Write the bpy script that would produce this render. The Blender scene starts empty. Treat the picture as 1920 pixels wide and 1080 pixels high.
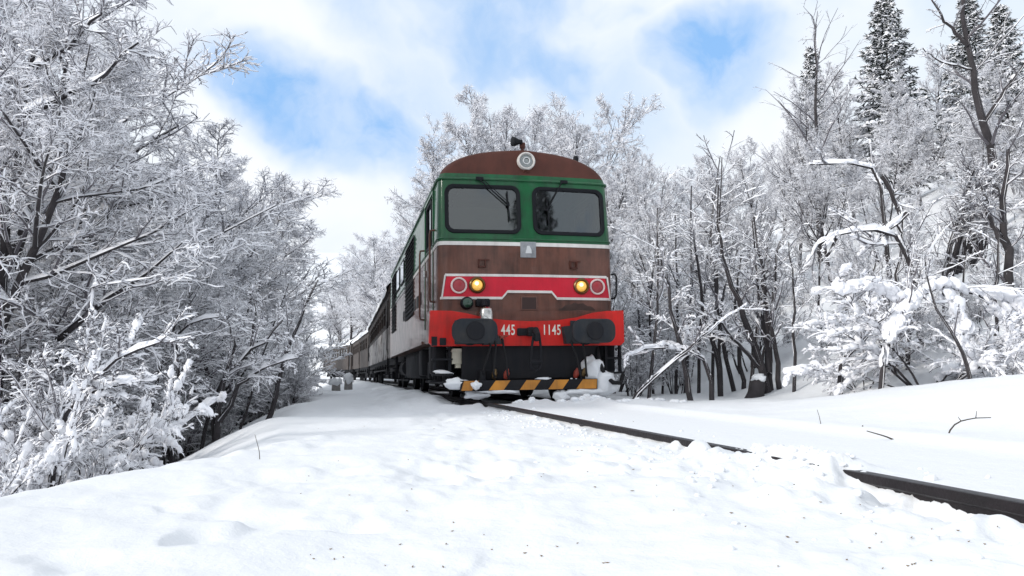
import bpy, bmesh, math, random
import numpy as np
from mathutils import Vector, Matrix

scene = bpy.context.scene
col = scene.collection
R = math.radians

# ------------------------------------------------------------------ camera
CAM_H, FPX, PITCH = 0.40, 1440.0, math.atan(165 / 1440.0)
cam = bpy.data.cameras.new('camera')
cam_ob = bpy.data.objects.new('camera', cam); col.objects.link(cam_ob)
cam_ob.location = (0, 0, CAM_H)
cam_ob.rotation_euler = (math.pi / 2 + PITCH, 0, 0)
cam.sensor_width = 36; cam.lens = 27.0
cam.clip_start = 0.05; cam.clip_end = 3000
scene.camera = cam_ob
cy = scene.cycles
cy.max_bounces = 5; cy.diffuse_bounces = 3; cy.glossy_bounces = 3; cy.transparent_max_bounces = 8; cy.transmission_bounces = 3

# ------------------------------------------------------------------ sky and sun
SUN_EL, SUN_AZ = R(25), R(-118)          # azimuth clockwise from +Y
world = bpy.data.worlds.new('World'); scene.world = world
world.use_nodes = True
wn, wl = world.node_tree.nodes, world.node_tree.links
wn.clear()
def N(kind, **kw):
    n = wn.new(kind)
    for k, v in kw.items(): setattr(n, k, v)
    return n
w_out = N('ShaderNodeOutputWorld'); w_bg = N('ShaderNodeBackground')
w_bg.inputs['Strength'].default_value = 0.12
wl.new(w_bg.outputs[0], w_out.inputs[0])
sky = N('ShaderNodeTexSky', sky_type='NISHITA', sun_disc=False)
sky.sun_elevation = SUN_EL; sky.sun_rotation = SUN_AZ
sky.altitude = 900; sky.air_density = 1.0; sky.dust_density = 0.6; sky.ozone_density = 1.6
tc = N('ShaderNodeTexCoord')
def noise(scale, detail, rough, src, dist=0.0):
    n = N('ShaderNodeTexNoise'); n.inputs['Scale'].default_value = scale
    n.inputs['Detail'].default_value = detail; n.inputs['Roughness'].default_value = rough
    n.inputs['Distortion'].default_value = dist
    wl.new(src, n.inputs['Vector']); return n
def wmath(op, a, b=None, c=None, clamp=False):
    n = N('ShaderNodeMath', operation=op); n.use_clamp = clamp
    for i, v in enumerate((a, b, c)):
        if v is None: continue
        if isinstance(v, (int, float)): n.inputs[i].default_value = v
        else: wl.new(v, n.inputs[i])
    return n.outputs[0]
def wrange(v, a, b, c=0.0, d=1.0):
    n = N('ShaderNodeMapRange', interpolation_type='SMOOTHERSTEP')
    wl.new(v, n.inputs['Value'])
    for k, x in zip(('From Min', 'From Max', 'To Min', 'To Max'), (a, b, c, d)): n.inputs[k].default_value = x
    return n.outputs['Result']
# wind-warped direction
warp = noise(3.2, 5, 0.55, tc.outputs['Generated'])
wsub = N('ShaderNodeVectorMath', operation='SUBTRACT'); wl.new(warp.outputs['Color'], wsub.inputs[0]); wsub.inputs[1].default_value = (.5, .5, .5)
wscl = N('ShaderNodeVectorMath', operation='SCALE'); wl.new(wsub.outputs[0], wscl.inputs[0]); wscl.inputs['Scale'].default_value = 0.22
wadd = N('ShaderNodeVectorMath', operation='ADD'); wl.new(tc.outputs['Generated'], wadd.inputs[0]); wl.new(wscl.outputs[0], wadd.inputs[1])
dirw = wadd.outputs[0]
def px_ray(x, y):
    c = ((x - 960) / FPX, 1.0, (540 - y) / FPX)
    cp, sp = math.cos(PITCH), math.sin(PITCH)
    return Vector((c[0], c[1] * cp - c[2] * sp, c[1] * sp + c[2] * cp))
def gap(x, y, rx, ry, rot, soft0, soft1):
    """an opening in the cloud sheet round the direction of one photo point"""
    d = px_ray(x, y).normalized()
    right = Vector((0, 0, 1)).cross(d).normalized() * -1
    up = right.cross(d)
    cr, sr = math.cos(rot), math.sin(rot)
    a = (right * cr + up * sr) / rx; b = (up * cr - right * sr) / ry
    sub = N('ShaderNodeVectorMath', operation='SUBTRACT'); wl.new(dirw, sub.inputs[0]); sub.inputs[1].default_value = d
    out = []
    for v in (a, b, d / max(rx, ry)):
        dt = N('ShaderNodeVectorMath', operation='DOT_PRODUCT'); wl.new(sub.outputs[0], dt.inputs[0]); dt.inputs[1].default_value = v
        out.append(wmath('MULTIPLY', dt.outputs['Value'], dt.outputs['Value']))
    q = wmath('SQRT', wmath('ADD', wmath('ADD', out[0], out[1]), out[2]))
    return wrange(q, soft0, soft1, 1.0, 0.0)
holes = [gap(600, 220, .165, .055, R(-22), .35, 1.35),
         gap(1335, 95, .085, .075, R(25), .55, 1.30),
         gap(690, 40, .10, .05, R(-50), .1, 1.5),
         gap(760, 225, .085, .075, R(-30), .0, 1.7),
         gap(1180, 170, .05, .10, R(0), .0, 1.6)]
amp = [1.0, 1.0, .55, .55, .30]
big = noise(1.7, 6, 0.55, dirw)
cover_gap = wmath('MULTIPLY', wrange(big.outputs['Fac'], 0.58, 0.72), 0.7)
blue = cover_gap
for h, a in zip(holes, amp): blue = wmath('MAXIMUM', blue, wmath('MULTIPLY', h, a))
fine = noise(7.0, 7, 0.6, dirw)
wisp = wrange(fine.outputs['Fac'], 0.30, 0.75, 0.55, 1.15)
blue = wmath('MULTIPLY', blue, wisp, clamp=True)
cshade = N('ShaderNodeMix', data_type='RGBA')
wl.new(wrange(noise(2.6, 5, 0.5, dirw).outputs['Fac'], 0.36, 0.62), cshade.inputs['Factor'])
cshade.inputs['A'].default_value = (6.8, 7.6, 8.5, 1)
cshade.inputs['B'].default_value = (8.3, 8.6, 9.0, 1)
# clear sky seen through thin high haze
clear = N('ShaderNodeMix', data_type='RGBA'); clear.inputs['Factor'].default_value = 0.68
wl.new(sky.outputs[0], clear.inputs['A']); clear.inputs['B'].default_value = (3.1, 5.9, 10.2, 1)
skymix = N('ShaderNodeMix', data_type='RGBA')
wl.new(blue, skymix.inputs['Factor'])
wl.new(cshade.outputs['Result'], skymix.inputs['A']); wl.new(clear.outputs['Result'], skymix.inputs['B'])
wl.new(skymix.outputs['Result'], w_bg.inputs['Color'])

sun = bpy.data.lights.new('sun', 'SUN'); sun.energy = 2.4; sun.angle = R(10); sun.color = (1.0, 0.955, 0.89)
sun_ob = bpy.data.objects.new('sun', sun); col.objects.link(sun_ob)
sdir = Vector((math.sin(SUN_AZ) * math.cos(SUN_EL), math.cos(SUN_AZ) * math.cos(SUN_EL), math.sin(SUN_EL)))
sun_ob.rotation_euler = (-sdir).to_track_quat('-Z', 'Y').to_euler(); sun_ob.location = sdir * 60
vs = scene.view_settings
vs.view_transform = 'Standard'; vs.look = 'None'; vs.gamma = 1.0; vs.use_curve_mapping = False; vs.exposure = 0.0

# ------------------------------------------------------------------ helpers: materials
MATS = {}
def mat(name, color, rough=0.6, metal=0.0, var=0.0, vscale=6.0, color2=None, bump=0.0, bscale=40.0, spec=0.5, emit=None, estr=0.0, coat=0.0):
    m = bpy.data.materials.new(name); m.use_nodes = True
    nt = m.node_tree; b = nt.nodes['Principled BSDF']
    b.inputs['Roughness'].default_value = rough; b.inputs['Metallic'].default_value = metal
    b.inputs['Specular IOR Level'].default_value = spec
    b.inputs['Coat Weight'].default_value = coat
    c = (*color, 1)
    b.inputs['Base Color'].default_value = c
    if var or color2:
        t = nt.nodes.new('ShaderNodeTexCoord'); n = nt.nodes.new('ShaderNodeTexNoise')
        n.inputs['Scale'].default_value = vscale; n.inputs['Detail'].default_value = 6; n.inputs['Roughness'].default_value = .62
        nt.links.new(t.outputs['Object'], n.inputs['Vector'])
        r = nt.nodes.new('ShaderNodeMapRange'); r.inputs['From Min'].default_value = .35; r.inputs['From Max'].default_value = .68
        nt.links.new(n.outputs['Fac'], r.inputs['Value'])
        mx = nt.nodes.new('ShaderNodeMix'); mx.data_type = 'RGBA'
        mx.inputs['A'].default_value = c
        mx.inputs['B'].default_value = (*color2, 1) if color2 else (*[x * (1 - var) for x in color], 1)
        nt.links.new(r.outputs[0], mx.inputs['Factor']); nt.links.new(mx.outputs['Result'], b.inputs['Base Color'])
    if bump:
        t = nt.nodes.new('ShaderNodeTexCoord'); n = nt.nodes.new('ShaderNodeTexNoise')
        n.inputs['Scale'].default_value = bscale; n.inputs['Detail'].default_value = 6
        nt.links.new(t.outputs['Object'], n.inputs['Vector'])
        bp = nt.nodes.new('ShaderNodeBump'); bp.inputs['Strength'].default_value = bump; bp.inputs['Distance'].default_value = .02
        nt.links.new(n.outputs['Fac'], bp.inputs['Height']); nt.links.new(bp.outputs[0], b.inputs['Normal'])
    if emit: b.inputs['Emission Color'].default_value = (*emit, 1); b.inputs['Emission Strength'].default_value = estr
    MATS[name] = m; return m
def streak_mat(name, color, dirt, amount=.5, rough=.45, coat=0.0, spec=.5, zs=.35):
    """painted sheet metal with grime running down it"""
    m = mat(name, color, rough, coat=coat, spec=spec); nt = m.node_tree; b = nt.nodes['Principled BSDF']
    t = nt.nodes.new('ShaderNodeTexCoord'); mp = nt.nodes.new('ShaderNodeMapping'); mp.inputs['Scale'].default_value = (6, 6, zs * 2)
    nt.links.new(t.outputs['Object'], mp.inputs['Vector'])
    n1 = nt.nodes.new('ShaderNodeTexNoise'); n1.inputs['Scale'].default_value = 1.6; n1.inputs['Detail'].default_value = 8; n1.inputs['Roughness'].default_value = .7
    nt.links.new(mp.outputs[0], n1.inputs['Vector'])
    n2 = nt.nodes.new('ShaderNodeTexNoise'); n2.inputs['Scale'].default_value = 3.1; n2.inputs['Detail'].default_value = 8
    nt.links.new(t.outputs['Object'], n2.inputs['Vector'])
    mu = nt.nodes.new('ShaderNodeMath'); mu.operation = 'MULTIPLY'
    nt.links.new(n1.outputs['Fac'], mu.inputs[0]); nt.links.new(n2.outputs['Fac'], mu.inputs[1])
    r = nt.nodes.new('ShaderNodeMapRange'); r.inputs['From Min'].default_value = .16; r.inputs['From Max'].default_value = .42; r.inputs['To Max'].default_value = amount
    nt.links.new(mu.outputs[0], r.inputs['Value'])
    mx = nt.nodes.new('ShaderNodeMix'); mx.data_type = 'RGBA'; mx.inputs['A'].default_value = (*color, 1); mx.inputs['B'].default_value = (*dirt, 1)
    nt.links.new(r.outputs[0], mx.inputs['Factor']); nt.links.new(mx.outputs['Result'], b.inputs['Base Color'])
    rr = nt.nodes.new('ShaderNodeMapRange'); rr.inputs['To Min'].default_value = rough - .1; rr.inputs['To Max'].default_value = rough + .25
    nt.links.new(n2.outputs['Fac'], rr.inputs['Value']); nt.links.new(rr.outputs[0], b.inputs['Roughness'])
    bp = nt.nodes.new('ShaderNodeBump'); bp.inputs['Strength'].default_value = .12; bp.inputs['Distance'].default_value = .01
    nt.links.new(n2.outputs['Fac'], bp.inputs['Height']); nt.links.new(bp.outputs[0], b.inputs['Normal'])
    return m
def glass_mat(name, tint, gloss):
    m = bpy.data.materials.new(name); m.use_nodes = True; nt = m.node_tree; nt.nodes.clear()
    o = nt.nodes.new('ShaderNodeOutputMaterial'); mx = nt.nodes.new('ShaderNodeMixShader')
    tr = nt.nodes.new('ShaderNodeBsdfTransparent'); tr.inputs[0].default_value = (*tint, 1)
    gl = nt.nodes.new('ShaderNodeBsdfGlossy'); gl.inputs['Roughness'].default_value = .03; gl.inputs['Color'].default_value = (.9, .92, .95, 1)
    fr = nt.nodes.new('ShaderNodeFresnel'); fr.inputs[0].default_value = 1.5
    ad = nt.nodes.new('ShaderNodeMath'); ad.inputs[1].default_value = gloss; ad.use_clamp = True
    t = nt.nodes.new('ShaderNodeTexCoord'); n = nt.nodes.new('ShaderNodeTexNoise'); n.inputs['Scale'].default_value = 2.2
    nt.links.new(t.outputs['Object'], n.inputs['Vector'])
    bp = nt.nodes.new('ShaderNodeBump'); bp.inputs['Strength'].default_value = .05; bp.inputs['Distance'].default_value = .02
    nt.links.new(n.outputs['Fac'], bp.inputs['Height']); nt.links.new(bp.outputs[0], gl.inputs['Normal'])
    nt.links.new(fr.outputs[0], ad.inputs[0]); nt.links.new(ad.outputs[0], mx.inputs[0])
    nt.links.new(tr.outputs[0], mx.inputs[1]); nt.links.new(gl.outputs[0], mx.inputs[2]); nt.links.new(mx.outputs[0], o.inputs[0])
    MATS[name] = m; return m

def ground_snow():
    m = mat('snow_ground', (.80, .815, .84), .62, spec=.25); nt = m.node_tree; b = nt.nodes['Principled BSDF']
    b.inputs['Subsurface Weight'].default_value = .0
    t = nt.nodes.new('ShaderNodeTexCoord')
    prev = None
    for sc, st, di in ((3.0, .30, .05), (17.0, .34, .016), (75.0, .36, .004), (240.0, .4, .0015)):
        n = nt.nodes.new('ShaderNodeTexNoise'); n.inputs['Scale'].default_value = sc; n.inputs['Detail'].default_value = 5; n.inputs['Roughness'].default_value = .6
        nt.links.new(t.outputs['Object'], n.inputs['Vector'])
        bp = nt.nodes.new('ShaderNodeBump'); bp.inputs['Strength'].default_value = st; bp.inputs['Distance'].default_value = di
        nt.links.new(n.outputs['Fac'], bp.inputs['Height'])
        if prev: nt.links.new(prev.outputs[0], bp.inputs['Normal'])
        prev = bp
    nt.links.new(prev.outputs[0], b.inputs['Normal'])
    return m
ground_snow()
mat('tree_snow', (.915, .92, .96), .7, spec=.15)
mat('lump_snow', (.83, .85, .88), .65, spec=.2, bump=.35, bscale=22)
mat('bark', (.048, .042, .046), .9, var=.5, vscale=5, bump=.4, bscale=30)
mat('bark_brown', (.085, .068, .055), .9, var=.5, vscale=5, bump=.4, bscale=30)
mat('twig', (.125, .115, .13), .9)
mat('needle', (.022, .034, .026), .8, var=.5, vscale=2)
mat('dead_leaf', (.30, .21, .13), .85, var=.5, vscale=9)
streak_mat('paint_green', (.003, .098, .030), (.010, .030, .018), .8, .34, coat=.4, spec=.28)
streak_mat('paint_brown', (.135, .054, .037), (.040, .020, .015), .9, .40, coat=.3, spec=.28)
streak_mat('paint_roof', (.085, .028, .020), (.04, .018, .014), .6, .5, spec=.25)
streak_mat('paint_red', (.62, .018, .014), (.16, .02, .015), .6, .42, coat=.08, spec=.25)
streak_mat('paint_band', (.56, .014, .035), (.28, .012, .025), .45, .42, coat=.08, spec=.25)
streak_mat('paint_white', (.66, .64, .62), (.30, .27, .25), .5, .45)
streak_mat('steel_dark', (.011, .012, .016), (.026, .024, .025), .6, .6, spec=.2)
streak_mat('buffer_grey', (.020, .024, .031), (.055, .052, .050), .7, .6, spec=.2)
streak_mat('coach_brown', (.034, .023, .019), (.014, .011, .010), .7, .6, spec=.25)
streak_mat('coach_grey', (.082, .068, .062), (.035, .028, .025), .7, .65, spec=.25)
streak_mat('box_cream', (.50, .47, .38), (.25, .22, .17), .6, .5)
mat('rubber', (.007, .008, .011), .65, spec=.2)
mat('hose', (.011, .011, .013), .6, spec=.25)
mat('chrome', (.62, .62, .60), .25, 1.0, var=.3)
mat('brass', (.22, .15, .075), .35, .9, var=.4)
mat('plate_grey', (.30, .31, .33), .5, .3, var=.35, vscale=12)
mat('plate_light', (.58, .59, .60), .5, .2)
mat('scuff', (.050, .024, .018), .7, var=.4, vscale=9)
mat('hatch', (.030, .012, .010), .7)
mat('tail_lens', (.30, .008, .018), .3, coat=.5)
mat('ring_pink', (.62, .50, .48), .45)
mat('lamp_lens', (.9, .55, .12), .2, emit=(1.0, .50, .09), estr=.38)
mat('lamp_core', (1, .9, .6), .2, emit=(1.0, .75, .30), estr=1.8)
mat('lamp_glass', (.22, .24, .24), .12, .4, coat=.6)
mat('green_lens', (.010, .045, .025), .25, coat=.5)
streak_mat('stripe_orange', (.62, .255, .030), (.20, .09, .03), .75, .6)
mat('number_white', (.78, .74, .66), .6)
mat('cab_wall', (.20, .22, .20), .7, var=.3, vscale=3)
mat('cab_dark', (.05, .05, .055), .7)
mat('rail_rust', (.013, .008, .010), .6, .2, var=.5, vscale=14, bump=.3)
mat('rail_top', (.055, .052, .058), .42, .7, var=.3, vscale=10)
mat('concrete', (.33, .32, .31), .9, var=.35, vscale=8, bump=.5)
mat('grille', (.012, .014, .015), .6)
mat('hose_red', (.35, .05, .03), .5, var=.4, vscale=14)
glass_mat('glass_cab', (.50, .55, .52), .07)
glass_mat('glass_coach', (.25, .26, .27), .10)

# ------------------------------------------------------------------ helpers: meshes
def link(name, me, parent=None, mats=()):
    for m in mats: me.materials.append(MATS[m])
    o = bpy.data.objects.new(name, me); col.objects.link(o)
    if parent: o.parent = parent
    return o
def empty(name, loc=(0, 0, 0), rot=(0, 0, 0)):
    o = bpy.data.objects.new(name, None); col.objects.link(o); o.location = loc; o.rotation_euler = rot
    o.empty_display_size = .2
    return o
def tag(o, label=None, cat=None, group=None, kind=None):
    for k, v in (('label', label), ('category', cat), ('group', group), ('kind', kind)):
        if v: o[k] = v
    return o
def finish(me, angle=38):
    me.polygons.foreach_set('use_smooth', np.ones(len(me.polygons), bool))
    me.set_sharp_from_angle(angle=R(angle)); me.update()
class MB:
    def __init__(s): s.v = []; s.f = []; s.m = []; s.mi = 0
    def add(s, vs, fs):
        o = len(s.v); s.v += [tuple(v) for v in vs]; s.f += [tuple(i + o for i in f) for f in fs]; s.m += [s.mi] * len(fs); return s
    def box(s, x0, x1, y0, y1, z0, z1, b=0.0):
        if b <= 0:
            return s.add([(x, y, z) for z in (z0, z1) for y in (y0, y1) for x in (x0, x1)],
                         [(0, 2, 3, 1), (4, 5, 7, 6), (0, 1, 5, 4), (2, 6, 7, 3), (0, 4, 6, 2), (1, 3, 7, 5)])
        bm = bmesh.new(); bmesh.ops.create_cube(bm, size=1)
        for v in bm.verts: v.co = ((x0 + x1) / 2 + v.co.x * (x1 - x0), (y0 + y1) / 2 + v.co.y * (y1 - y0), (z0 + z1) / 2 + v.co.z * (z1 - z0))
        bmesh.ops.bevel(bm, geom=bm.edges[:], offset=b, segments=2, profile=.5, affect='EDGES')
        bm.verts.index_update()
        s.add([v.co[:] for v in bm.verts], [tuple(v.index for v in f.verts) for f in bm.faces]); bm.free(); return s
    def tube(s, pts, rad, n=8, caps=True):
        pts = [Vector(p) for p in pts]; k = len(pts)
        rad = [rad] * k if isinstance(rad, (int, float)) else rad
        vs, fs = [], []; ref = None
        for i, p in enumerate(pts):
            t = (pts[min(i + 1, k - 1)] - pts[max(i - 1, 0)]).normalized()
            if ref is None: ref = t.orthogonal().normalized()
            ref = (ref - t * ref.dot(t)).normalized(); b = t.cross(ref)
            for j in range(n):
                a = 2 * math.pi * j / n; vs.append(p + (ref * math.cos(a) + b * math.sin(a)) * rad[i])
        for i in range(k - 1):
            for j in range(n): fs.append((i * n + j, i * n + (j + 1) % n, (i + 1) * n + (j + 1) % n, (i + 1) * n + j))
        if caps: fs.append(tuple(range(n - 1, -1, -1))); fs.append(tuple((k - 1) * n + j for j in range(n)))
        return s.add(vs, fs)
    def lathe(s, c, axis, prof, n=20):
        """prof: (distance along axis, radius)"""
        ax = Vector(axis).normalized(); u = ax.orthogonal().normalized(); w = ax.cross(u); c = Vector(c)
        vs, fs = [], []
        for d, r in prof:
            for j in range(n):
                a = 2 * math.pi * j / n; vs.append(c + ax * d + (u * math.cos(a) + w * math.sin(a)) * max(r, 1e-4))
        for i in range(len(prof) - 1):
            for j in range(n): fs.append((i * n + j, i * n + (j + 1) % n, (i + 1) * n + (j + 1) % n, (i + 1) * n + j))
        fs.append(tuple(range(n - 1, -1, -1))); fs.append(tuple((len(prof) - 1) * n + j for j in range(n)))
        return s.add(vs, fs)
    def prism(s, poly, y0, y1):
        """polygon in (x, z) extruded along y"""
        n = len(poly)
        vs = [(x, y0, z) for x, z in poly] + [(x, y1, z) for x, z in poly]
        fs = [tuple(range(n)), tuple(range(2 * n - 1, n - 1, -1))] + [(i, i + n, (i + 1) % n + n, (i + 1) % n) for i in range(n)]
        return s.add(vs, fs)
    def mesh(s, name, angle=38):
        me = bpy.data.meshes.new(name); me.from_pydata(s.v, [], s.f); 
        bm = bmesh.new(); bm.from_mesh(me); bmesh.ops.recalc_face_normals(bm, faces=bm.faces[:]); bm.to_mesh(me); bm.free()
        if any(s.m): me.polygons.foreach_set('material_index', s.m)
        finish(me, angle); return me
    def build(s, name, mats, parent=None, angle=38):
        return link(name, s.mesh(name, angle), parent, mats if isinstance(mats, (list, tuple)) else (mats,))
def np_mesh(name, V, F, mats=(), smooth=True):
    """V (n,3), F (m,3) or (m,4)"""
    V = np.ascontiguousarray(V, np.float32); F = np.ascontiguousarray(F, np.int32); k = F.shape[1]
    me = bpy.data.meshes.new(name); me.vertices.add(len(V)); me.vertices.foreach_set('co', V.ravel())
    me.loops.add(F.size); me.loops.foreach_set('vertex_index', F.ravel())
    me.polygons.add(len(F)); me.polygons.foreach_set('loop_start', np.arange(0, F.size, k, dtype=np.int32))
    try: me.polygons.foreach_set('loop_total', np.full(len(F), k, np.int32))
    except Exception: pass
    if smooth: me.polygons.foreach_set('use_smooth', np.ones(len(F), bool))
    for m in mats: me.materials.append(MATS[m])
    me.update(calc_edges=True); me.validate(); return me
def hash2(ix, iy, seed):
    h = (ix.astype(np.int64) * 374761393 + iy.astype(np.int64) * 668265263 + seed * 1442695041) & 0xffffffff
    h = ((h ^ (h >> 13)) * 1274126177) & 0xffffffff
    return ((h ^ (h >> 16)) & 0xffffff) / float(0xffffff)
def vnoise(x, y, seed=0):
    ix, iy = np.floor(x), np.floor(y); fx, fy = x - ix, y - iy
    ux, uy = fx * fx * fx * (fx * (fx * 6 - 15) + 10), fy * fy * fy * (fy * (fy * 6 - 15) + 10)
    a, b = hash2(ix, iy, seed), hash2(ix + 1, iy, seed); c, d = hash2(ix, iy + 1, seed), hash2(ix + 1, iy + 1, seed)
    return (a + (b - a) * ux) * (1 - uy) + (c + (d - c) * ux) * uy - .5
def fbm(x, y, seed=0, oct=4, gain=.5):
    s = 0; a = 1.0
    for o in range(oct): s = s + a * vnoise(x * 2 ** o + 17.3 * o, y * 2 ** o - 9.1 * o, seed + o * 7); a *= gain
    return s
def sstep(a, b, x):
    t = np.clip((x - a) / (b - a), 0, 1); return t * t * (3 - 2 * t)

# ------------------------------------------------------------------ the line of the track
TA = 0.213977
FW = np.array([-math.sin(TA), math.cos(TA)]); RT = np.array([math.cos(TA), math.sin(TA)])
TO = np.array([0.4449, 11.5798])                 # track centre under the front buffers
S_CURVE, R_CURVE = 42.0, 185.0
PC = TO + FW * S_CURVE; CC = PC - RT * R_CURVE
def track_us(x, y):
    """lateral offset (right positive) and distance along the track"""
    dx, dy = x - TO[0], y - TO[1]
    s = dx * FW[0] + dy * FW[1]; u = dx * RT[0] + dy * RT[1]
    ex, ey = x - CC[0], y - CC[1]
    rr = np.hypot(ex, ey); ang = np.arctan2(ex * FW[0] + ey * FW[1], ex * RT[0] + ey * RT[1])
    on = s > S_CURVE
    return np.where(on, rr - R_CURVE, u), np.where(on, S_CURVE + R_CURVE * np.clip(ang, 0, 1.2), s)
def track_xy(s, u=0.0):
    """position and heading of the track"""
    if s <= S_CURVE: p = TO + FW * s + RT * u; return p[0], p[1], TA
    a = (s - S_CURVE) / R_CURVE
    rt = RT * math.cos(a) + FW * math.sin(a); p = CC + rt * (R_CURVE + u); return p[0], p[1], TA + a
def terrain(x, y):
    x = np.asarray(x, float); y = np.asarray(y, float)
    u, s = track_us(x, y)
    dist = np.hypot(x, y)
    z = np.full_like(x, -0.015)
    # left shoulder and the wooded slope falling away from it
    z += -0.050 * sstep(-0.745, -0.785, u)
    z += -0.05 * sstep(-1.2, -3.2, u)
    sh = -3.45 - 1.15 * sstep(-4.5, -8.5, s) + 0.55 * fbm(s * .35, u * .1, 5, 3) - 1.3 * sstep(-9, -14, s)
    d = np.maximum(sh - u, 0)
    z += -(np.sqrt(d * d + .09) - .3) * 0.55 * (1 - sstep(10, 26, d) * .65)
    z = np.maximum(z, -9 + .18 * np.maximum(d - 30, 0)) 
    # right: low bank beside the near track, shallow dip, then the hillside
    nearb = sstep(.5, -5.5, s)
    bank = (0.44 * nearb) * sstep(1.5, 4.1, u) * (1 - .55 * sstep(4.6, 6.5, u)) + .03 * sstep(1.2, 3.0, u)
    z += bank
    hill = np.maximum(u - 3.7 - 2.5 * sstep(0, -4.5, s) - .5 * fbm(s * .15, u * .1, 9, 2), 0)
    z += (np.sqrt(hill * hill + .5) - .707) * .52 * (1 - .6 * sstep(35, 90, u))
    # drifts and lumps
    off = sstep(1.2, 2.0, np.abs(u)); wild = sstep(5, 14, np.abs(u))
    z += .045 * fbm(x * .55, y * .55, 21, 3) * off + .35 * fbm(x * .16, y * .16, 33, 3) * wild
    z += .020 * fbm(x * 1.9, y * 1.9, 41, 3) * sstep(.9, 1.4, np.abs(u))
    z += .010 * fbm(x * 6, y * 6, 51, 3) * (1 - .5 * sstep(6, 20, dist)) * sstep(.72, .80, np.abs(u + .02))
    # trampled, crusty patches
    tr = sstep(.02, .30, fbm(x * .5, y * .5, 61, 2)) * sstep(-.8, -1.2, u) * sstep(-4.2, -3.2, u)
    z += tr * (.048 * fbm(x * 4.2, y * 4.2, 71, 3) - .012)
    path = np.exp(-((u + 2.0 + .35 * np.sin(s * .5)) / .55) ** 2) * sstep(-9.5, -7, s)
    z += path * (.045 * fbm(x * 3.4, y * 3.4, 73, 3) + .030 * fbm(x * 9, y * 9, 74, 3) - .015)
    foot = sstep(.10, .34, fbm(x * 3.1 + 4, y * 3.1, 77, 2)) * sstep(4.5, 3.0, dist) * sstep(.2, -.6, x)
    z -= .036 * foot
    # clumps thrown up along the exposed rail
    cl = sstep(-2.1, -1.0, u) * sstep(-.70, -.80, u) * sstep(-4.8, -7.0, s)
    z += cl * (.11 * np.maximum(fbm(x * 3.6, y * 3.6, 81, 3) - .02, 0) + .06 * np.maximum(fbm(x * 11, y * 11, 85, 2) - .05, 0))
    edge = np.exp(-((u + .83) / .07) ** 2)
    z += edge * (.030 * fbm(x * 5, y * 5, 91, 3) * 1.8 + .05 * fbm(x * 14, y * 14, 95, 2) + .004)
    z -= .060 * sstep(-8.25, -8.6, s) * np.exp(-((u + .85) / .10) ** 2) * (1 + 1.5 * fbm(x * 7, y * 7, 115, 3))
    z += .022 * sstep(-8.1, -8.9, s) * np.exp(-((u + 1.12) / .16) ** 2) * np.maximum(.4 + 2 * fbm(x * 8, y * 8, 117, 3), 0)
    # the stretch of rail still buried
    bur = np.exp(-((u + .76) / .17) ** 2) * sstep(-8.32, -8.16, s + .10 * vnoise(x * 9, y * 9, 3)) * sstep(-7.44, -7.64, s + .12 * vnoise(x * 8, y * 8, 4))
    z = z + bur * (.062 + .03 * fbm(x * 10, y * 10, 99, 2))
    # ploughed rim just ahead of the locomotive, hollow beneath it
    rim = np.exp(-((s + .25) / .45) ** 2) * sstep(-.55, -.1, u) * sstep(2.6, 1.2, u)
    z += .055 * np.exp(-((u - .7525) / .16) ** 2) * sstep(.4, -.2, s)
    z += rim * (.035 + .14 * np.maximum(fbm(x * 2.6, y * 2.6, 103, 3) + .05, 0))
    z -= .13 * sstep(.2, .7, s) * sstep(1.25, .95, np.abs(u)) * sstep(95, 80, s)
    z += .085 * sstep(-.5, .8, s) * sstep(-.80, -.86, u) * sstep(-2.6, -1.2, u) * (1 + 1.2 * fbm(x * 2.2, y * 2.2, 111, 3))
    z += .05 * sstep(.5, 1.5, s) * np.exp(-((np.abs(u) - 1.8) / .45) ** 2) * (1 + 2 * fbm(x * 1.3, y * 1.3, 107, 3))
    return z
def tz(x, y): return float(terrain(np.array([x]), np.array([y]))[0])
def at_depth(px, py, depth):
    r = px_ray(px, py); return Vector((0, 0, CAM_H)) + r * (depth / r.y)

def build_ground():
    th = np.concatenate([np.arange(-180, -42, 3.0), np.arange(-42, 42, .2), np.arange(42, 180, 3.0)])
    th = np.radians(th)
    rr = [.35]
    while rr[-1] < 45: rr.append(rr[-1] * 1.0135)
    while rr[-1] < 900: rr.append(rr[-1] * 1.05)
    rr = np.array(rr); n, m = len(rr), len(th)
    X = np.outer(rr, np.sin(th)); Y = np.outer(rr, np.cos(th)); Z = terrain(X, Y)
    V = np.stack([X, Y, Z], -1).reshape(-1, 3)
    i = np.arange(n - 1)[:, None]; j = np.arange(m)[None, :]; j2 = (j + 1) % m
    F = np.stack([i * m + j, i * m + j2, (i + 1) * m + j2, (i + 1) * m + j], -1).reshape(-1, 4)[:, ::-1]
    c = len(V); V = np.vstack([V, [[0, 0, float(terrain(np.array([0.]), np.array([0.]))[0])]]])
    me = np_mesh('ground', V, F, ('snow_ground',))
    o = link('ground', me); tag(o, kind='structure')
    # small disc under the camera
    jj = np.arange(m); F2 = np.stack([np.full(m, m), jj, (jj + 1) % m], -1)
    V2 = np.vstack([V[:m], V[c:c + 1]])
    o2 = link('ground_patch', np_mesh('ground_patch', V2, F2[:, ::-1], ('snow_ground',)), o)
build_ground()

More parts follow.
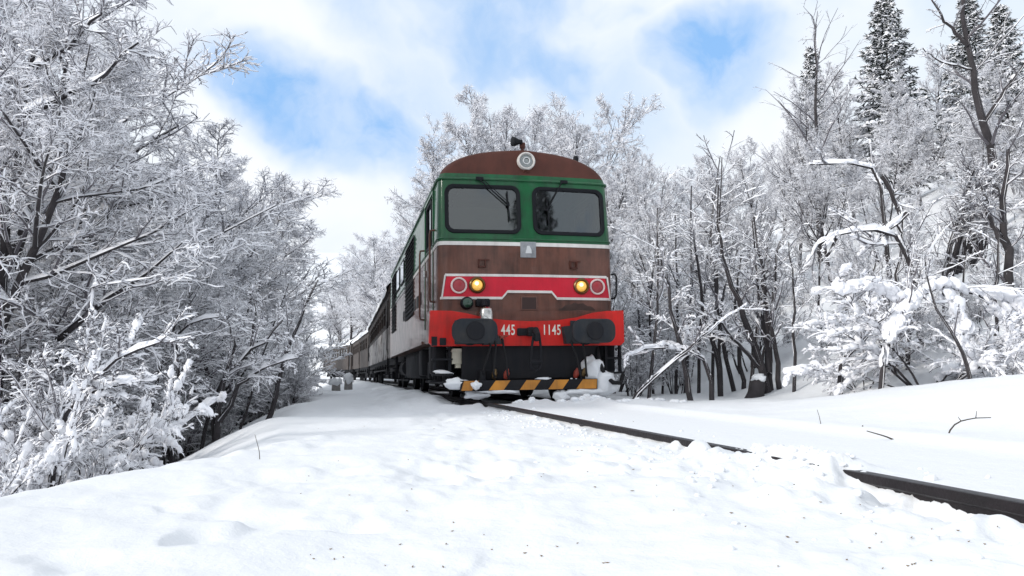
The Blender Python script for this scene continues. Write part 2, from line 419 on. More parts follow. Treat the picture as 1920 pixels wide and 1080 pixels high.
# ------------------------------------------------------------------ railway track
def build_track():
    x0, y0, h0 = track_xy(-20)
    root = empty('railway_track')
    tag(root, 'dark rusty rails of the railway track half buried in snow under the train', 'railway track')
    prof = [(-.036, -.002), (-.030, 0), (.030, 0), (.036, -.002), (.036, -.036), (.012, -.048), (.010, -.135), (.07, -.150), (.07, -.165), (-.07, -.165), (-.07, -.150), (-.010, -.135), (-.012, -.048), (-.036, -.036)]
    ss = list(np.arange(-20, 42, 2.0)) + list(np.arange(42, 112, 1.5))
    for side in (-1, 1):
        mb = MB(); vs, fs = [], []; n = len(prof)
        for s in ss:
            x, y, h = track_xy(s, side * .7525)
            for a, b in prof: vs.append((x + a * math.cos(h), y + a * math.sin(h), b))
        mi = []
        for i in range(len(ss) - 1):
            for j in range(n):
                fs.append((i * n + j, i * n + (j + 1) % n, (i + 1) * n + (j + 1) % n, (i + 1) * n + j)); mi.append(1 if j == 1 else 0)
        mb.add(vs, fs); mb.m = mi
        mb.build('rail', ['rail_rust', 'rail_top'], root, 30)
build_track()

# ------------------------------------------------------------------ locomotive
def text_mesh(body, height, narrow, mname):
    cu = bpy.data.curves.new('t', 'FONT'); cu.body = body; cu.size = 1.0; cu.extrude = .02; cu.space_character = 1.12; cu.offset = .012
    ob = bpy.data.objects.new('t', cu); col.objects.link(ob)
    dg = bpy.context.evaluated_depsgraph_get(); me = bpy.data.meshes.new_from_object(ob.evaluated_get(dg))
    bpy.data.objects.remove(ob); bpy.data.curves.remove(cu)
    V = np.array([v.co[:] for v in me.vertices]); V[:, 0] -= (V[:, 0].min() + V[:, 0].max()) / 2; V[:, 1] -= (V[:, 1].min() + V[:, 1].max()) / 2
    k = height / (V[:, 1].max() - V[:, 1].min())
    W = np.stack([V[:, 0] * k * narrow, -V[:, 2] * k * .15, V[:, 1] * k], -1)
    me.vertices.foreach_set('co', W.astype(np.float32).ravel()); me.update(); me.materials.clear(); me.materials.append(MATS[mname])
    return me
def rrect(x0, x1, z0, z1, r, n=6):
    pts = []
    for cx, cz, a0 in ((x1 - r, z1 - r, 0), (x0 + r, z1 - r, 90), (x0 + r, z0 + r, 180), (x1 - r, z0 + r, 270)):
        for k in range(n + 1):
            a = R(a0 + 90 * k / n); pts.append((cx + r * math.cos(a), cz + r * math.sin(a)))
    return pts
HW, CR = 1.45, .14
def hw_at(z):
    if z <= 2.5: return HW
    if z <= 3.62: return HW - .02 * (z - 2.5) / 1.1
    return 1.43 * max(1 - ((z - 3.56) / .575) ** 2.1, 0) ** (1 / 2.5)
def yf_at(z): return .72 + .10 * max(z - 2.5, 0)
def yface(x, z):
    flat = 1.31; ax = min(abs(x), 1.445)
    y = yf_at(z) + .05 * min(ax / flat, 1) ** 2
    if ax > flat: y += CR - math.sqrt(max(CR * CR - (ax - flat) ** 2, 0))
    return y
REAR = 13.9
SIDE_Y = [13.7, 12.4, 11.6, 9.5, 9.1, 7.9, 7.4, 5.5, 5.1, 3.1, 2.78, 2.55, 1.75, 1.55, 1.1]
FRONT_X = [-1.29, -.95, -.55, -.15, 0, .15, .55, .95, 1.29]
def loco_ring(z):
    hw = max(hw_at(z), .03); r = min(CR, hw * .45); yf = yf_at(z); k = (hw - r) / 1.31; pts = []
    for y in SIDE_Y: pts.append((-hw, y, z))
    for i in range(6):
        a = R(90 * i / 5); pts.append((-(hw - r) - r * math.cos(a), yf + .05 + r - r * math.sin(a), z))
    for x in FRONT_X: pts.append((x * k, yf + .05 * (x / 1.31) ** 2, z))
    for i in range(6):
        a = R(90 - 90 * i / 5); pts.append(((hw - r) + r * math.cos(a), yf + .05 + r - r * math.sin(a), z))
    for y in SIDE_Y[::-1]: pts.append((hw, y, z))
    return pts
def shell(zs, holes, top=False, bottom=False):
    mb = MB(); rings = [loco_ring(z) for z in zs]; n = len(rings[0]); vs = [p for r in rings for p in r]; fs = []
    for j in range(len(zs) - 1):
        for i in range(n):
            i2 = (i + 1) % n
            a, b = rings[j][i], rings[j][i2]; zc = (zs[j] + zs[j + 1]) / 2
            cx, cy = (a[0] + b[0]) / 2, (a[1] + b[1]) / 2
            skip = False
            for kind, lo, hi, z0, z1 in holes:
                if z0 < zc < z1:
                    if kind == 'front' and cy < 1.0 and lo < cx < hi: skip = True
                    if kind == 'side' and abs(cx) > 1.38 and lo < cy < hi and a[0] * b[0] > 0: skip = True
            if not skip: fs.append((j * n + i, j * n + i2, (j + 1) * n + i2, (j + 1) * n + i))
    if top: fs.append(tuple((len(zs) - 1) * n + i for i in range(n)))
    if bottom: fs.append(tuple(range(n - 1, -1, -1)))
    return mb.add(vs, fs)
def patch(xs, zlo, zhi, off, thick=.012):
    """thin raised sheet following the curved front"""
    mb = MB(); vs, fs = [], []; n = len(xs)
    for x in xs:
        for z in (zlo(x), zhi(x)): vs.append((x, yface(x, z) - off, z))
    for x in xs:
        for z in (zlo(x), zhi(x)): vs.append((x, yface(x, z) - off + thick, z))
    o = 2 * n
    for i in range(n - 1):
        a, b, c, d = 2 * i, 2 * i + 2, 2 * i + 3, 2 * i + 1
        fs += [(a, b, c, d), (a + o, d + o, c + o, b + o), (a, a + o, b + o, b), (d, c, c + o, d + o)]
    fs += [(0, 1, 1 + o, o), (2 * n - 2, 2 * n - 2 + o, 2 * n - 1 + o, 2 * n - 1)]
    return mb.add(vs, fs)
def lin(a, b, n): return [a + (b - a) * i / (n - 1) for i in range(n)]

def build_loco():
    L = empty('diesel_locomotive', (TO[0], TO[1], 0), (0, R(-0.75), TA))
    tag(L, 'green and brown diesel locomotive with red buffer beam leading the train', 'locomotive')
    WZ0, WZ1 = 2.735, 3.455
    holes = [('front', -1.30, -.14, WZ0, WZ1), ('front', .14, 1.30, WZ0, WZ1), ('side', 1.74, 2.56, 2.66, 3.42)]
    shell([1.0, 1.2, 1.6, 2.0, 2.49], [], bottom=True).build('lower_body', 'paint_brown', L, 30)
    shell([2.548, 2.66, WZ0, 3.05, 3.42, WZ1, 3.62, 3.69], holes).build('upper_body', 'paint_green', L, 30)
    st = MB(); rg0, rg1 = loco_ring(2.488), loco_ring(2.549)
    def grow(r, d):
        out = []
        for x, y, z in r:
            out.append((x + (d if x > 1.2 else -d if x < -1.2 else 0), y - (d if y < 1.1 else 0), z))
        return out
    rings = [rg0, grow(rg0, .008), grow(rg1, .008), rg1]; n = len(rg0)
    st.add([p for r in rings for p in r], [(j * n + i, j * n + i + 1, (j + 1) * n + i + 1, (j + 1) * n + i) for j in range(3) for i in range(n - 1)])
    st.build('white_stripe', 'paint_white', L, 40)
    zs = [3.69] + [3.56 + .57 * math.sin(R(a)) for a in (18, 24, 31, 38, 46, 54, 62, 70, 78, 84, 88)]
    shell(zs, [], top=True).build('roof', 'paint_roof', L, 50)
    g = MB(); ring = [p for p in grow(loco_ring(3.60), .012)]
    g.tube(ring, .020, 6); g.build('rain_gutter', 'paint_green', L)
    rb = MB(); ring = [p for p in grow(loco_ring(2.60), .006)]
    rb.tube(ring, .013, 6); rb.build('moulding', 'paint_green', L)
    # roof details
    h = MB(); h.tube([(.0, 1.02, 4.10), (.0, 1.02, 4.27)], .028, 8); h.box(-.045, .045, .99, 1.05, 4.20, 4.30, .01); hb = h.build('horn_bracket', 'paint_roof', L)
    h = MB(); h.lathe((-.02, .98, 4.30), (-.95, -.18, -.05), [(0, .04), (.06, .045), (.12, .075), (.17, .085), (.18, .06)], 14); h.build('horn', 'rubber', L)
    h = MB(); h.lathe((1.02, 1.3, 3.95), (0, 0, 1), [(0, .05), (.12, .045), (.20, .05), (.25, .03)], 12); h.build('roof_vent', 'rubber', L)
    h = MB(); h.box(-1.25, -.85, 1.9, 4.6, 3.78, 3.95, .05); h.build('roof_fairing', 'paint_roof', L)
    for yy in (6.0, 9.5):
        h = MB(); h.box(-.75, .75, yy, yy + 2.4, 4.06, 4.20, .04); h.build('roof_hatch', 'paint_roof', L)
    sn = MB(); sn.add(*lump_sheet(-1.2, 1.2, 1.5, 13.6)); sn.build('roof_snow', 'lump_snow', L, 60)
    # windscreens
    for sx in (-1, 1):
        x0, x1 = sorted((sx * .15, sx * 1.29))
        w = MB(); n = None; loops = []
        for e, off, rr in ((.052, .0, .15), (.045, .026, .145), (.015, .028, .12), (-.012, .012, .10), (-.014, -.03, .10)):
            pts = rrect(x0 - e, x1 + e, WZ0 - e, WZ1 + e, rr); loops.append([(x, yface(x, z) - off, z) for x, z in pts])
        n = len(loops[0])
        w.add([p for l in loops for p in l], [(k * n + i, k * n + (i + 1) % n, (k + 1) * n + (i + 1) % n, (k + 1) * n + i) for k in range(4) for i in range(n)])
        wf = w.build('windscreen', 'rubber', L, 50)
        patch(lin(x0 - .005, x1 + .005, 9), lambda x: WZ0 - .005, lambda x: WZ1 + .005, -.012, .008).build('pane', 'glass_cab', wf)
        # wiper: arm pivoted above the glass, blade upright
        wp = MB(); px = x0 + .52 if sx < 0 else x0 + .22
        if sx < 0:
            a = (-.80, yface(-.8, 3.60) - .04, 3.60); b = (-.315, yface(-.3, 3.17) - .05, 3.17); b0 = (-.325, yface(-.3, 3.42) - .035, 3.40); b1 = (-.295, yface(-.3, 2.9) - .035, 2.90)
            a2 = (-.74, yface(-.8, 3.61) - .04, 3.61); wp.tube([a2, (b[0] + .02, b[1], b[2] + .02)], .007, 6)
        else:
            a = (.62, yface(.6, 3.60) - .04, 3.60); b = (.335, yface(.3, 3.10) - .05, 3.10); b0 = (.345, yface(.3, 3.3) - .035, 3.32); b1 = (.36, yface(.3, 2.9) - .035, 2.86)
        wp.tube([a, b], .010, 6); wp.tube([b0, b1], .010, 6); wp.box(b[0] - .02, b[0] + .02, b[1] - .015, b[1] + .015, b[2] - .02, b[2] + .02)
        wp.box(a[0] - .03, a[0] + .09, a[1] - .01, a[1] + .04, a[2] - .025, a[2] + .025)
        wp.build('wiper', 'rubber', wf)
    # cab inside
    c = MB(); c.box(-1.36, 1.36, 2.95, 3.0, 1.7, 3.60); c.box(-1.36, 1.36, 1.0, 2.95, 1.66, 1.70); c.build('cab_interior', 'cab_wall', L)
    c = MB(); c.box(-1.28, 1.28, .98, 1.42, 2.35, 2.62, .03); c.box(-1.0, -.4, 1.1, 1.4, 2.62, 2.72, .02); c.build('control_desk', 'cab_dark', L)
    for xx in (-.75, .75):
        c = MB(); c.box(xx - .24, xx + .24, 2.1, 2.22, 2.2, 2.95, .05); c.box(xx - .25, xx + .25, 1.8, 2.2, 2.1, 2.22, .04); c.build('cab_seat', 'cab_dark', L)
    # front lamps
    def lamp(x, z, kind):
        y = yface(x, z); m = MB()
        if kind == 'head':
            m.lathe((x, y + .02, z), (0, -1, 0), [(0, .135), (.045, .135), (.065, .125), (.075, .108), (.055, .098), (.03, .09)], 24); o = m.build('headlight', 'brass', L)
            m = MB(); m.lathe((x, y - .02, z), (0, -1, 0), [(0, .088), (.025, .084), (.05, .064), (.06, .03), (.062, 0)], 20); m.build('lens', 'lamp_lens', o)
            m = MB(); m.lathe((x - .015, y - .078, z + .02), (0, -1, 0), [(0, .034), (.008, .03), (.012, .0)], 14); m.build('bulb', 'lamp_core', o)
        elif kind == 'tail':
            m.lathe((x, y + .02, z), (0, -1, 0), [(0, .132), (.05, .132), (.056, .125), (.056, .105), (.03, .10), (.028, .05)], 24); o = m.build('tail_light', 'ring_pink', L)
            m = MB(); m.lathe((x, y - .005, z), (0, -1, 0), [(0, .104), (.015, .10), (.03, .07), (.034, 0)], 20); m.build('lens', 'tail_lens', o)
        else:
            m.lathe((x, y + .05, z), (0, -1, 0), [(0, .15), (.11, .15), (.13, .142), (.135, .125), (.10, .115)], 26); o = m.build('top_headlight', 'paint_white', L)
            m = MB(); m.lathe((x, y - .03, z), (0, -1, 0), [(0, .12), (.02, .11), (.035, .07), (.038, .03), (.046, .02), (.048, 0)], 24); m.build('lens', 'lamp_glass', o)
            m = MB(); m.tube([(x + .055 * math.cos(R(a)), y - .072, z + .055 * math.sin(R(a))) for a in range(0, 360, 30)] + [(x + .055, y - .072, z)], .009, 6); m.build('reflector_ring', 'plate_light', o)
            m = MB(); m.tube([(x, y + .02, z - .14), (x, y - .03, z - .19)], .05, 10); m.build('lamp_bracket', 'paint_roof', o)
    lamp(-.84, 1.845, 'head'); lamp(.885, 1.845, 'head'); lamp(-1.13, 1.838, 'tail'); lamp(1.165, 1.842, 'tail'); lamp(.015, 3.93, 'top')
    # red band with white border
    def band_lo(x, base=1.65):
        return base + .105 * min(max((.455 - abs(x - .015)) / .09, 0), 1)
    xs = sorted(set(lin(-1.385, 1.375, 41) + [-.44, -.35, .38, .47]))
    def edge_hi(x):   # slanted ends
        e = min(x + 1.395, 1.385 - x); return 1.655 + min(max(e / .05, .02), 1) * .345
    patch(xs, lambda x: min(band_lo(x), edge_hi(x) - .004), edge_hi, .010, .014).build('red_band', 'paint_band', L)
    patch(lin(-1.345, 1.335, 31), lambda x: 1.985, lambda x: 2.025, .016, .02).build('band_border', 'paint_white', L)
    patch(sorted(set(lin(-1.42, 1.405, 41) + [-.44, -.35, .38, .47])), lambda x: band_lo(x) - .030, lambda x: band_lo(x) + .010, .016, .02).build('band_border', 'paint_white', L)
    for sx in (-1, 1):
        b = MB(); b.tube([(sx * 1.345, yface(1.345, 2.0) - .012, 2.005), (sx * 1.395, yface(1.395, 1.64) - .012, 1.64)], .017, 4); b.build('band_border', 'paint_white', L)
    # plate with the railway's worn emblem
    p = MB(); y = yf_at(2.43) - .015; p.box(-.13, .13, y, y + .03, 2.30, 2.56, .008); po = p.build('emblem_plate', 'plate_grey', L)
    p = MB(); p.prism([(-.05, 2.37), (.055, 2.37), (.05, 2.43), (.02, 2.49), (-.02, 2.49), (-.03, 2.44)], y - .006, y + .002); p.build('emblem', 'plate_light', po)
    # footholds, hatch and small fittings
    for xx in (-.76, .76):
        f = MB(); y = yface(xx, 2.2); f.box(xx - .06, xx + .06, y - .05, y + .01, 2.13, 2.15); f.box(xx - .06, xx - .045, y - .05, y + .01, 2.13, 2.25); f.box(xx + .045, xx + .06, y - .05, y + .01, 2.13, 2.25); f.box(xx - .06, xx + .12, y - .02, y + .01, 2.24, 2.262)
        f.build('foothold', 'paint_roof', L)
    f = MB(); y = yface(0, 1.56); f.box(-.135, .135, y - .012, y + .02, 1.445, 1.675, .006); fo = f.build('front_hatch', 'paint_brown', L)
    f = MB(); f.box(-.115, .115, y - .016, y - .006, 1.465, 1.655); f.build('hatch_panel', 'hatch', fo)
    f = MB(); f.lathe((-1.01, yface(-1.0, 1.55) + .02, 1.555), (0, -1, 0), [(0, .10), (.10, .10), (.13, .088), (.14, .07)], 20); fo = f.build('marker_lamp', 'rubber', L)
    f = MB(); f.lathe((-1.01, yface(-1.0, 1.55) - .118, 1.555), (0, -1, 0), [(0, .075), (.01, .06), (.02, .0)], 16); f.build('lens', 'green_lens', fo)
    f = MB(); f.tube([(-.76, .70, 1.56), (-.76, .55, 1.55), (-.76, .50, 1.48)], .045, 8); f.box(-.87, -.65, .62, .76, 1.50, 1.62, .02); f.build('pipe_bracket', 'rubber', L)
    f = MB(); f.lathe((-.755, .40, 1.25), (0, 0, 1), [(0, .09), (.02, .11), (.14, .11), (.19, .09), (.22, .03)], 16); f.lathe((-.755, .36, 1.36), (0, -1, 0), [(0, .07), (.07, .06), (.08, .0)], 12); f.build('multiple_socket', 'chrome', L)
    f = MB(); y = yface(1.0, 1.5)
    patch(lin(.50, 1.12, 16), lambda x: 1.445 + .05 * math.sin(x * 9) * .4 - .05 * abs(x - .8), lambda x: 1.46 + .11 * max(math.sin((x - .48) * 4.7), 0) + .012 * math.sin(x * 43), .003, .004).build('scuff_mark', 'scuff', L)
    # red buffer beam
    top = [(-1.60, 1.425), (-1.28, 1.42), (-1.05, 1.385), (-.75, 1.315), (-.4, 1.275), (0, 1.26), (.4, 1.275), (.75, 1.325), (1.02, 1.40), (1.25, 1.43), (1.54, 1.44)]
    poly = [(-1.57, .875), (1.48, .875), (1.54, .93)] + top[::-1] + [(-1.62, .93)]
    b = MB(); b.prism(poly, .56, .68); b.build('buffer_beam', 'paint_red', L)
    b = MB(); b.prism([(-1.62, .92), (-1.60, 1.43), (1.54, 1.445), (1.54, .92)], .685, 1.02); b.build('beam_deck', 'paint_brown', L)
    b = MB(); b.box(-1.585, -1.50, .535, .56, .88, 1.02); b.box(-1.46, -1.36, .53, .56, .885, 1.0, .01); b.build('lifting_lug', 'steel_dark', L)
    # numbers
    for t, cx, hgt in (('D', -.575, .09), ('445', -.385, .165), ('1145', .335, .165)):
        me = text_mesh(t, hgt, .62, 'number_white'); o = link('running_number', me, L); o.location = (cx, .556, 1.125 + (-.03 if t == 'D' else .0))
        o['label'] = 'white painted number ' + t
    # buffers
    for sx in (-1, 1):
        cx = sx * .93 - .06; B = MB(); loops = []
        for d, e, bul in ((.075, -.03, 0), (.05, 0, 0), (.015, 0, 0), (.0, -.025, 0)):
            pts = rrect(cx - .345 - e, cx + .345 + e, .895 - e, 1.265 + e, .15)
            loops.append([(x, d + .05 * ((x - cx) / .345) ** 2, z) for x, z in pts])
        n = len(loops[0]); B.add([q for l in loops for q in l], [(k * n + i, k * n + (i + 1) % n, (k + 1) * n + (i + 1) % n, (k + 1) * n + i) for k in range(3) for i in range(n)] + [tuple(range(n)), tuple(3 * n + i for i in range(n))])
        bo = B.build('buffer', 'buffer_grey', L, 40)
        B = MB(); B.lathe((cx, -.004, 1.08), (0, 1, 0), [(0, .13), (.006, .135), (.012, .14)], 24); B.build('wear_disc', 'steel_dark', bo)
        B = MB(); B.lathe((cx, .06, 1.08), (0, 1, 0), [(0, .11), (.22, .11), (.221, .165), (.46, .175), (.47, .2), (.5, .2)], 20); B.build('buffer_shank', 'steel_dark', bo)
        B = MB(); B.box(cx - .24, cx + .24, .52, .565, .90, 1.27, .01); B.build('buffer_base', 'buffer_grey', bo)
        B = MB(); q = sx * 1.0
        if sx < 0: B.prism([(-.70, 1.24), (-.60, 1.08), (-.50, .90), (-.80, .885), (-.80, 1.24)], .40, .56)
        else: B.prism([(.48, 1.17), (.75, 1.2), (.75, .90), (.52, .90)], .40, .56)
        B.build('buffer_guard', 'buffer_grey', bo)
    # coupling hook and screw link
    k = MB(); k.box(-.09, .07, .40, .60, 1.02, 1.16, .02); k.tube([(0, .45, 1.09), (0, .28, 1.10), (0, .20, 1.04), (0, .24, .96), (0, .32, .96)], [.05, .05, .045, .04, .03], 10); k.box(-.24, .10, .53, .57, 1.03, 1.15, .015); k.build('coupling_hook', 'steel_dark', L)
    k = MB()
    for xx in (-.07, .07): k.tube([(xx * .6, .26, 1.05), (xx, .28, .85), (xx * 1.2, .34, .62), (xx, .38, .52)], .020, 8)
    k.tube([(-.09, .34, .62), (.09, .34, .62)], .03, 8); k.tube([(-.07, .38, .52), (0, .39, .48), (.07, .38, .52)], .022, 8); k.build('screw_coupling', 'steel_dark', L)
    # brake hoses with red and brass taps
    for (xx, x2, m, zz) in ((-.70, -.82, 'hose', .50), (-.50, -.44, 'hose', .42), (-.62, -.66, 'hose', .45), (.60, .72, 'hose', .42), (.78, .82, 'hose', .45)):
        k = MB(); k.tube([(xx, .53, 1.0), (xx, .42, .96), (xx * .98 + x2 * .02, .36, .86), ((xx + x2) / 2, .34, .70), (x2, .36, zz), (x2 + .03, .42, zz - .06), (x2 + .05, .50, zz - .03)], .017, 8); ho = k.build('brake_hose', m, L)
        k = MB(); k.box(xx - .035, xx + .035, .46, .56, .95, 1.03, .012); k.tube([(xx, .48, 1.0), (xx + .09, .44, 1.03)], .012, 6); k.build('tap', 'brass' if xx > .7 or xx < -.65 else 'hose_red', ho)
    for xx, m in ((-.62, 'brass'), (-.43, 'hose_red'), (.70, 'hose_red'), (.82, 'brass')):
        k = MB(); k.lathe((xx, .50, .43), (.2, -.3, 1), [(-.07, .03), (-.03, .045), (.03, .045), (.05, .03), (.09, .02)], 10); k.build('hose_coupling', m, L)
    # snow shield, stripes
    k = MB(); k.box(-1.10, 1.12, .66, .72, .36, .88); k.box(-.62, .66, .645, .66, .37, .875); k.build('snow_shield', 'steel_dark', L)
    k = MB(); k.box(-1.16, 1.02, .42, .48, .185, .345, .006); so = k.build('guard_bar', 'steel_dark', L)
    for c0 in (-1.045, -.555, -.07, .385, .84):
        k = MB(); w = .115; sl = .055; x0 = max(c0 - w - sl, -1.15); x1 = min(c0 + w + sl, 1.015)
        k.prism([(x0, .192), (c0 + w - sl if c0 < .8 else 1.0, .192), (x1, .338), (c0 - w + sl, .338)], .414, .424); k.build('warning_stripe', 'stripe_orange', so)
    for xx in (-.8, .8):
        k = MB(); k.box(xx - .04, xx + .04, .48, .68, .23, .50, .01); k.build('bar_bracket', 'steel_dark', L)
    k = MB(); k.box(-1.25, -1.05, .70, .86, .60, .80, .012); k.prism([(-1.27, .79), (-1.03, .79), (-1.06, .84), (-1.24, .84)], .68, .88); k.box(-1.19, -1.11, .72, .84, .54, .60); k.build('junction_box', 'box_cream', L)
    # corner steps and their hangers on both sides
    for sx in (-1, 1):
        k = MB(); x = sx * 1.40
        for dx in (-.12, .12): k.box(x + dx - .02, x + dx + .02, .72, .78, .42, .90)
        k.box(x - .16, x + .16, .66, .84, .42, .455); k.box(x - .16, x + .16, .68, .82, .66, .69); k.build('front_step', 'steel_dark', L)
    k = MB(); k.tube([(1.12, .7, .86), (1.10, .55, .62), (1.15, .45, .40), (1.28, .42, .28), (1.42, .46, .27), (1.50, .55, .40)], .035, 8); k.build('sand_pipe', 'hose', L)
    k = MB(); k.box(1.05, 1.50, .9, 1.4, .45, .92, .03); k.build('sand_box', 'steel_dark', L)
    k = MB(); k.box(-1.55, -1.30, 1.0, 1.3, .45, .9, .03); k.build('sand_box', 'steel_dark', L)
    # handrail at right corner
    k = MB(); k.tube([(1.445, .84, 2.06), (1.50, .82, 2.07), (1.53, .82, 2.02), (1.52, .82, 1.72), (1.49, .84, 1.66), (1.44, .86, 1.66)], .016, 6); k.build('handrail', 'steel_dark', L)
    # side: door, window, rails, grilles, louvres on both flanks
    for sx in (-1, 1):
        X = sx * 1.45
        def sb(m, y0, y1, z0, z1, out, inn=0.0): a, b = sorted((X + sx * out, X - sx * inn)); m.box(a, b, y0, y1, z0, z1)
        d = MB(); sb(d, 1.50, 1.54, 1.25, 3.5, .012, .02); sb(d, 2.80, 2.84, 1.25, 3.5, .012, .02); sb(d, 1.50, 2.84, 3.5, 3.54, .012, .02); do = d.build('cab_door', 'paint_green', L)
        d = MB(); sb(d, 1.72, 1.78, 2.63, 3.45, .012, .06); sb(d, 2.52, 2.58, 2.63, 3.45, .012, .06); sb(d, 1.72, 2.58, 3.40, 3.45, .011, .06); sb(d, 1.72, 2.58, 2.63, 2.68, .011, .06); d.build('door_window', 'rubber', do)
        d = MB(); sb(d, 1.76, 2.54, 2.66, 3.42, -.02, .026); d.build('pane', 'glass_cab', do)
        d = MB(); d.box(*sorted((X, X + sx * .05)), 2.65, 2.70, 2.2, 2.32, .008); d.build('door_handle', 'chrome', do)
        for yy, z0, z1 in ((1.30, 1.62, 2.82), (3.02, 1.45, 2.75)):
            k = MB(); k.tube([(X - sx * .01, yy, z1), (X + sx * .07, yy, z1 - .01), (X + sx * .08, yy, z1 - .08), (X + sx * .08, yy, z0 + .08), (X + sx * .07, yy, z0 + .01), (X - sx * .01, yy, z0)], .018, 8); k.build('handrail', 'paint_brown', L)
        for y0, y1, z0, z1 in ((5.2, 7.5, 1.72, 3.45), (11.0, 12.9, 1.72, 3.45)):
            gm = MB(); sb(gm, y0, y1, z0, z1, .006, .01); go = gm.build('air_grille', 'grille', L)
            zz = z0 + .04
            slat = None
            while zz < z1 - .05:
                if slat is None:
                    m = MB(); m.prism([(0, 0), (.03, -.03), (.032, -.02), (.004, .03)], y0 + .03, y1 - .03); slat = m.mesh('slat'); slat.materials.append(MATS['steel_dark'])
                o = link('slat', slat, go); o.location = (X + sx * .006, 0, zz)
                if sx < 0: o.scale = (-1, 1, 1)
                zz += .095
        for y0 in (7.95, 9.5):
            k = MB(); sb(k, y0, y0 + 1.05, 2.75, 3.35, .012, .0); wo = k.build('side_window', 'rubber', L)
            k = MB(); sb(k, y0 + .06, y0 + .99, 2.81, 3.29, .016, -.006); k.build('pane', 'glass_coach', wo)
        for i in range(6):
            k = MB(); y0 = 3.5 + i * .62 + (1.2 if i > 2 else 0); sb(k, y0, y0 + .42, 1.78 - .0, 2.02, .006, 0); k.build('vent', 'grille', L)
        k = MB(); sb(k, 3.2, 12.8, 1.0, 1.06, .03, .02); k.build('side_sill', 'paint_brown', L)
    # underframe
    k = MB(); k.box(-1.2, 1.2, .9, 13.7, .86, 1.02); k.build('underframe', 'steel_dark', L)
    k = MB(); k.box(-.60, .60, 1.3, 13.3, .20, .86); k.build('traction_gear', 'steel_dark', L)
    k = MB(); k.box(-1.33, 1.33, 5.3, 8.9, .36, .95, .08); k.build('fuel_tank', 'steel_dark', L)
    wheel = MB(); wheel.lathe((0, 0, 0), (1, 0, 0), [(-.03, .06), (-.03, .40), (-.06, .42), (-.06, .52), (.05, .53), (.06, .56), (.085, .56), (.085, .40), (.05, .38), (.05, .05)], 32)
    wm = wheel.mesh('wheel'); wm.materials.append(MATS['steel_dark'])
    rods = MB()
    for yc in (2.9, 11.1):
        bg = MB()
        for sx in (-1, 1):
            bg.prism_y = None
            bg.box(sx * 1.10 - .06, sx * 1.10 + .06, yc - 1.9, yc + 1.9, .60, .84, .02)
            for yy in (yc - 1.2, yc + 1.2):
                bg.box(sx * 1.16 - .10, sx * 1.16 + .10, yy - .17, yy + .17, .36, .66, .03)
                for dy in (-.38, .38):
                    for q in range(6): bg.lathe((sx * 1.14, yy + dy, .42 + q * .045), (0, 0, 1), [(0, .07), (.012, .085), (.026, .085), (.036, .07)], 10)
            bg.tube([(sx * 1.2, yc - .5, .92), (sx * 1.25, yc - .2, .40)], .05, 8)
            bg.tube([(sx * 1.22, yc - 1.9, .30), (sx * 1.22, yc + 1.9, .30)], .025, 6)
            for yy in (yc - 1.75, yc - .55, yc + .6, yc + 1.7): bg.box(sx * 1.22 - .02, sx * 1.22 + .02, yy - .03, yy + .03, .28, .70)
            bg.box(sx * 1.20 - .09, sx * 1.20 + .09, yc - .25, yc + .25, .45, .8, .03)
        bg.box(-1.0, 1.0, yc - .5, yc + .5, .5, .86)
        bo = bg.build('bogie', 'steel_dark', L)
        for yy in (yc - 1.2, yc + 1.2):
            for sx in (-1, 1):
                o = link('wheel', wm, bo); o.location = (sx * .75, yy, .52); o.scale = (-sx, 1, 1)
    for yy in (1.9, 12.2):
        k = MB()
        for zz in (.32, .62): k.box(-1.48, -1.28, yy - .22, yy + .22, zz, zz + .03)
        for dy in (-.2, .2): k.box(-1.36, -1.32, yy + dy - .02, yy + dy + .02, .32, 1.02)
        k.build('cab_step', 'steel_dark', L)
    k = MB(); k.box(-1.36, -1.12, 4.35, 5.0, .42, .95, .04); k.build('equipment_box', 'steel_dark', L); k = MB(); k.lathe((-1.2, 9.2, .62), (0, 1, 0), [(0, .1), (.05, .2), (1.1, .2), (1.15, .1)], 16); k.build('air_tank', 'steel_dark', L)
    # snow packed on the front gear
    for cx, cy, cz, sx, sy, sz, seed in ((-1.20, .52, .30, .18, .10, .085, 1), (-.93, .38, .27, .09, .07, .07, 2), (1.0, .62, .48, .17, .16, .20, 3), (1.16, .6, .30, .26, .2, .20, 4), (.15, .45, .36, .14, .04, .02, 5), (-.55, .45, .17, .32, .04, .03, 6), (.86, .45, .15, .3, .05, .05, 7), (-.9, .62, .12, .2, .1, .07, 8), (-1.4, .75, .47, .14, .07, .035, 9), (.45, .5, .10, .16, .1, .10, 10)):
        o = lump('packed_snow', (cx, cy, cz), (sx, sy, sz), seed); o.parent = L
    return L
def lump_sheet(x0, x1, y0, y1):
    nx, ny = 9, 40; vs, fs = [], []
    rg = random.Random(4)
    for j in range(ny):
        for i in range(nx):
            x = x0 + (x1 - x0) * i / (nx - 1); y = y0 + (y1 - y0) * j / (ny - 1)
            e = min(1, 3.5 * min(i, nx - 1 - i) / (nx - 1)) * min(1, j / 2, (ny - 1 - j) / 2)
            vs.append((x, y, 3.56 + .575 * math.sqrt(1 - (x / 1.43) ** 2) - .02 + e * (.05 + .03 * rg.random())))
    for j in range(ny - 1):
        for i in range(nx - 1): fs.append((j * nx + i, j * nx + i + 1, (j + 1) * nx + i + 1, (j + 1) * nx + i))
    return vs, fs
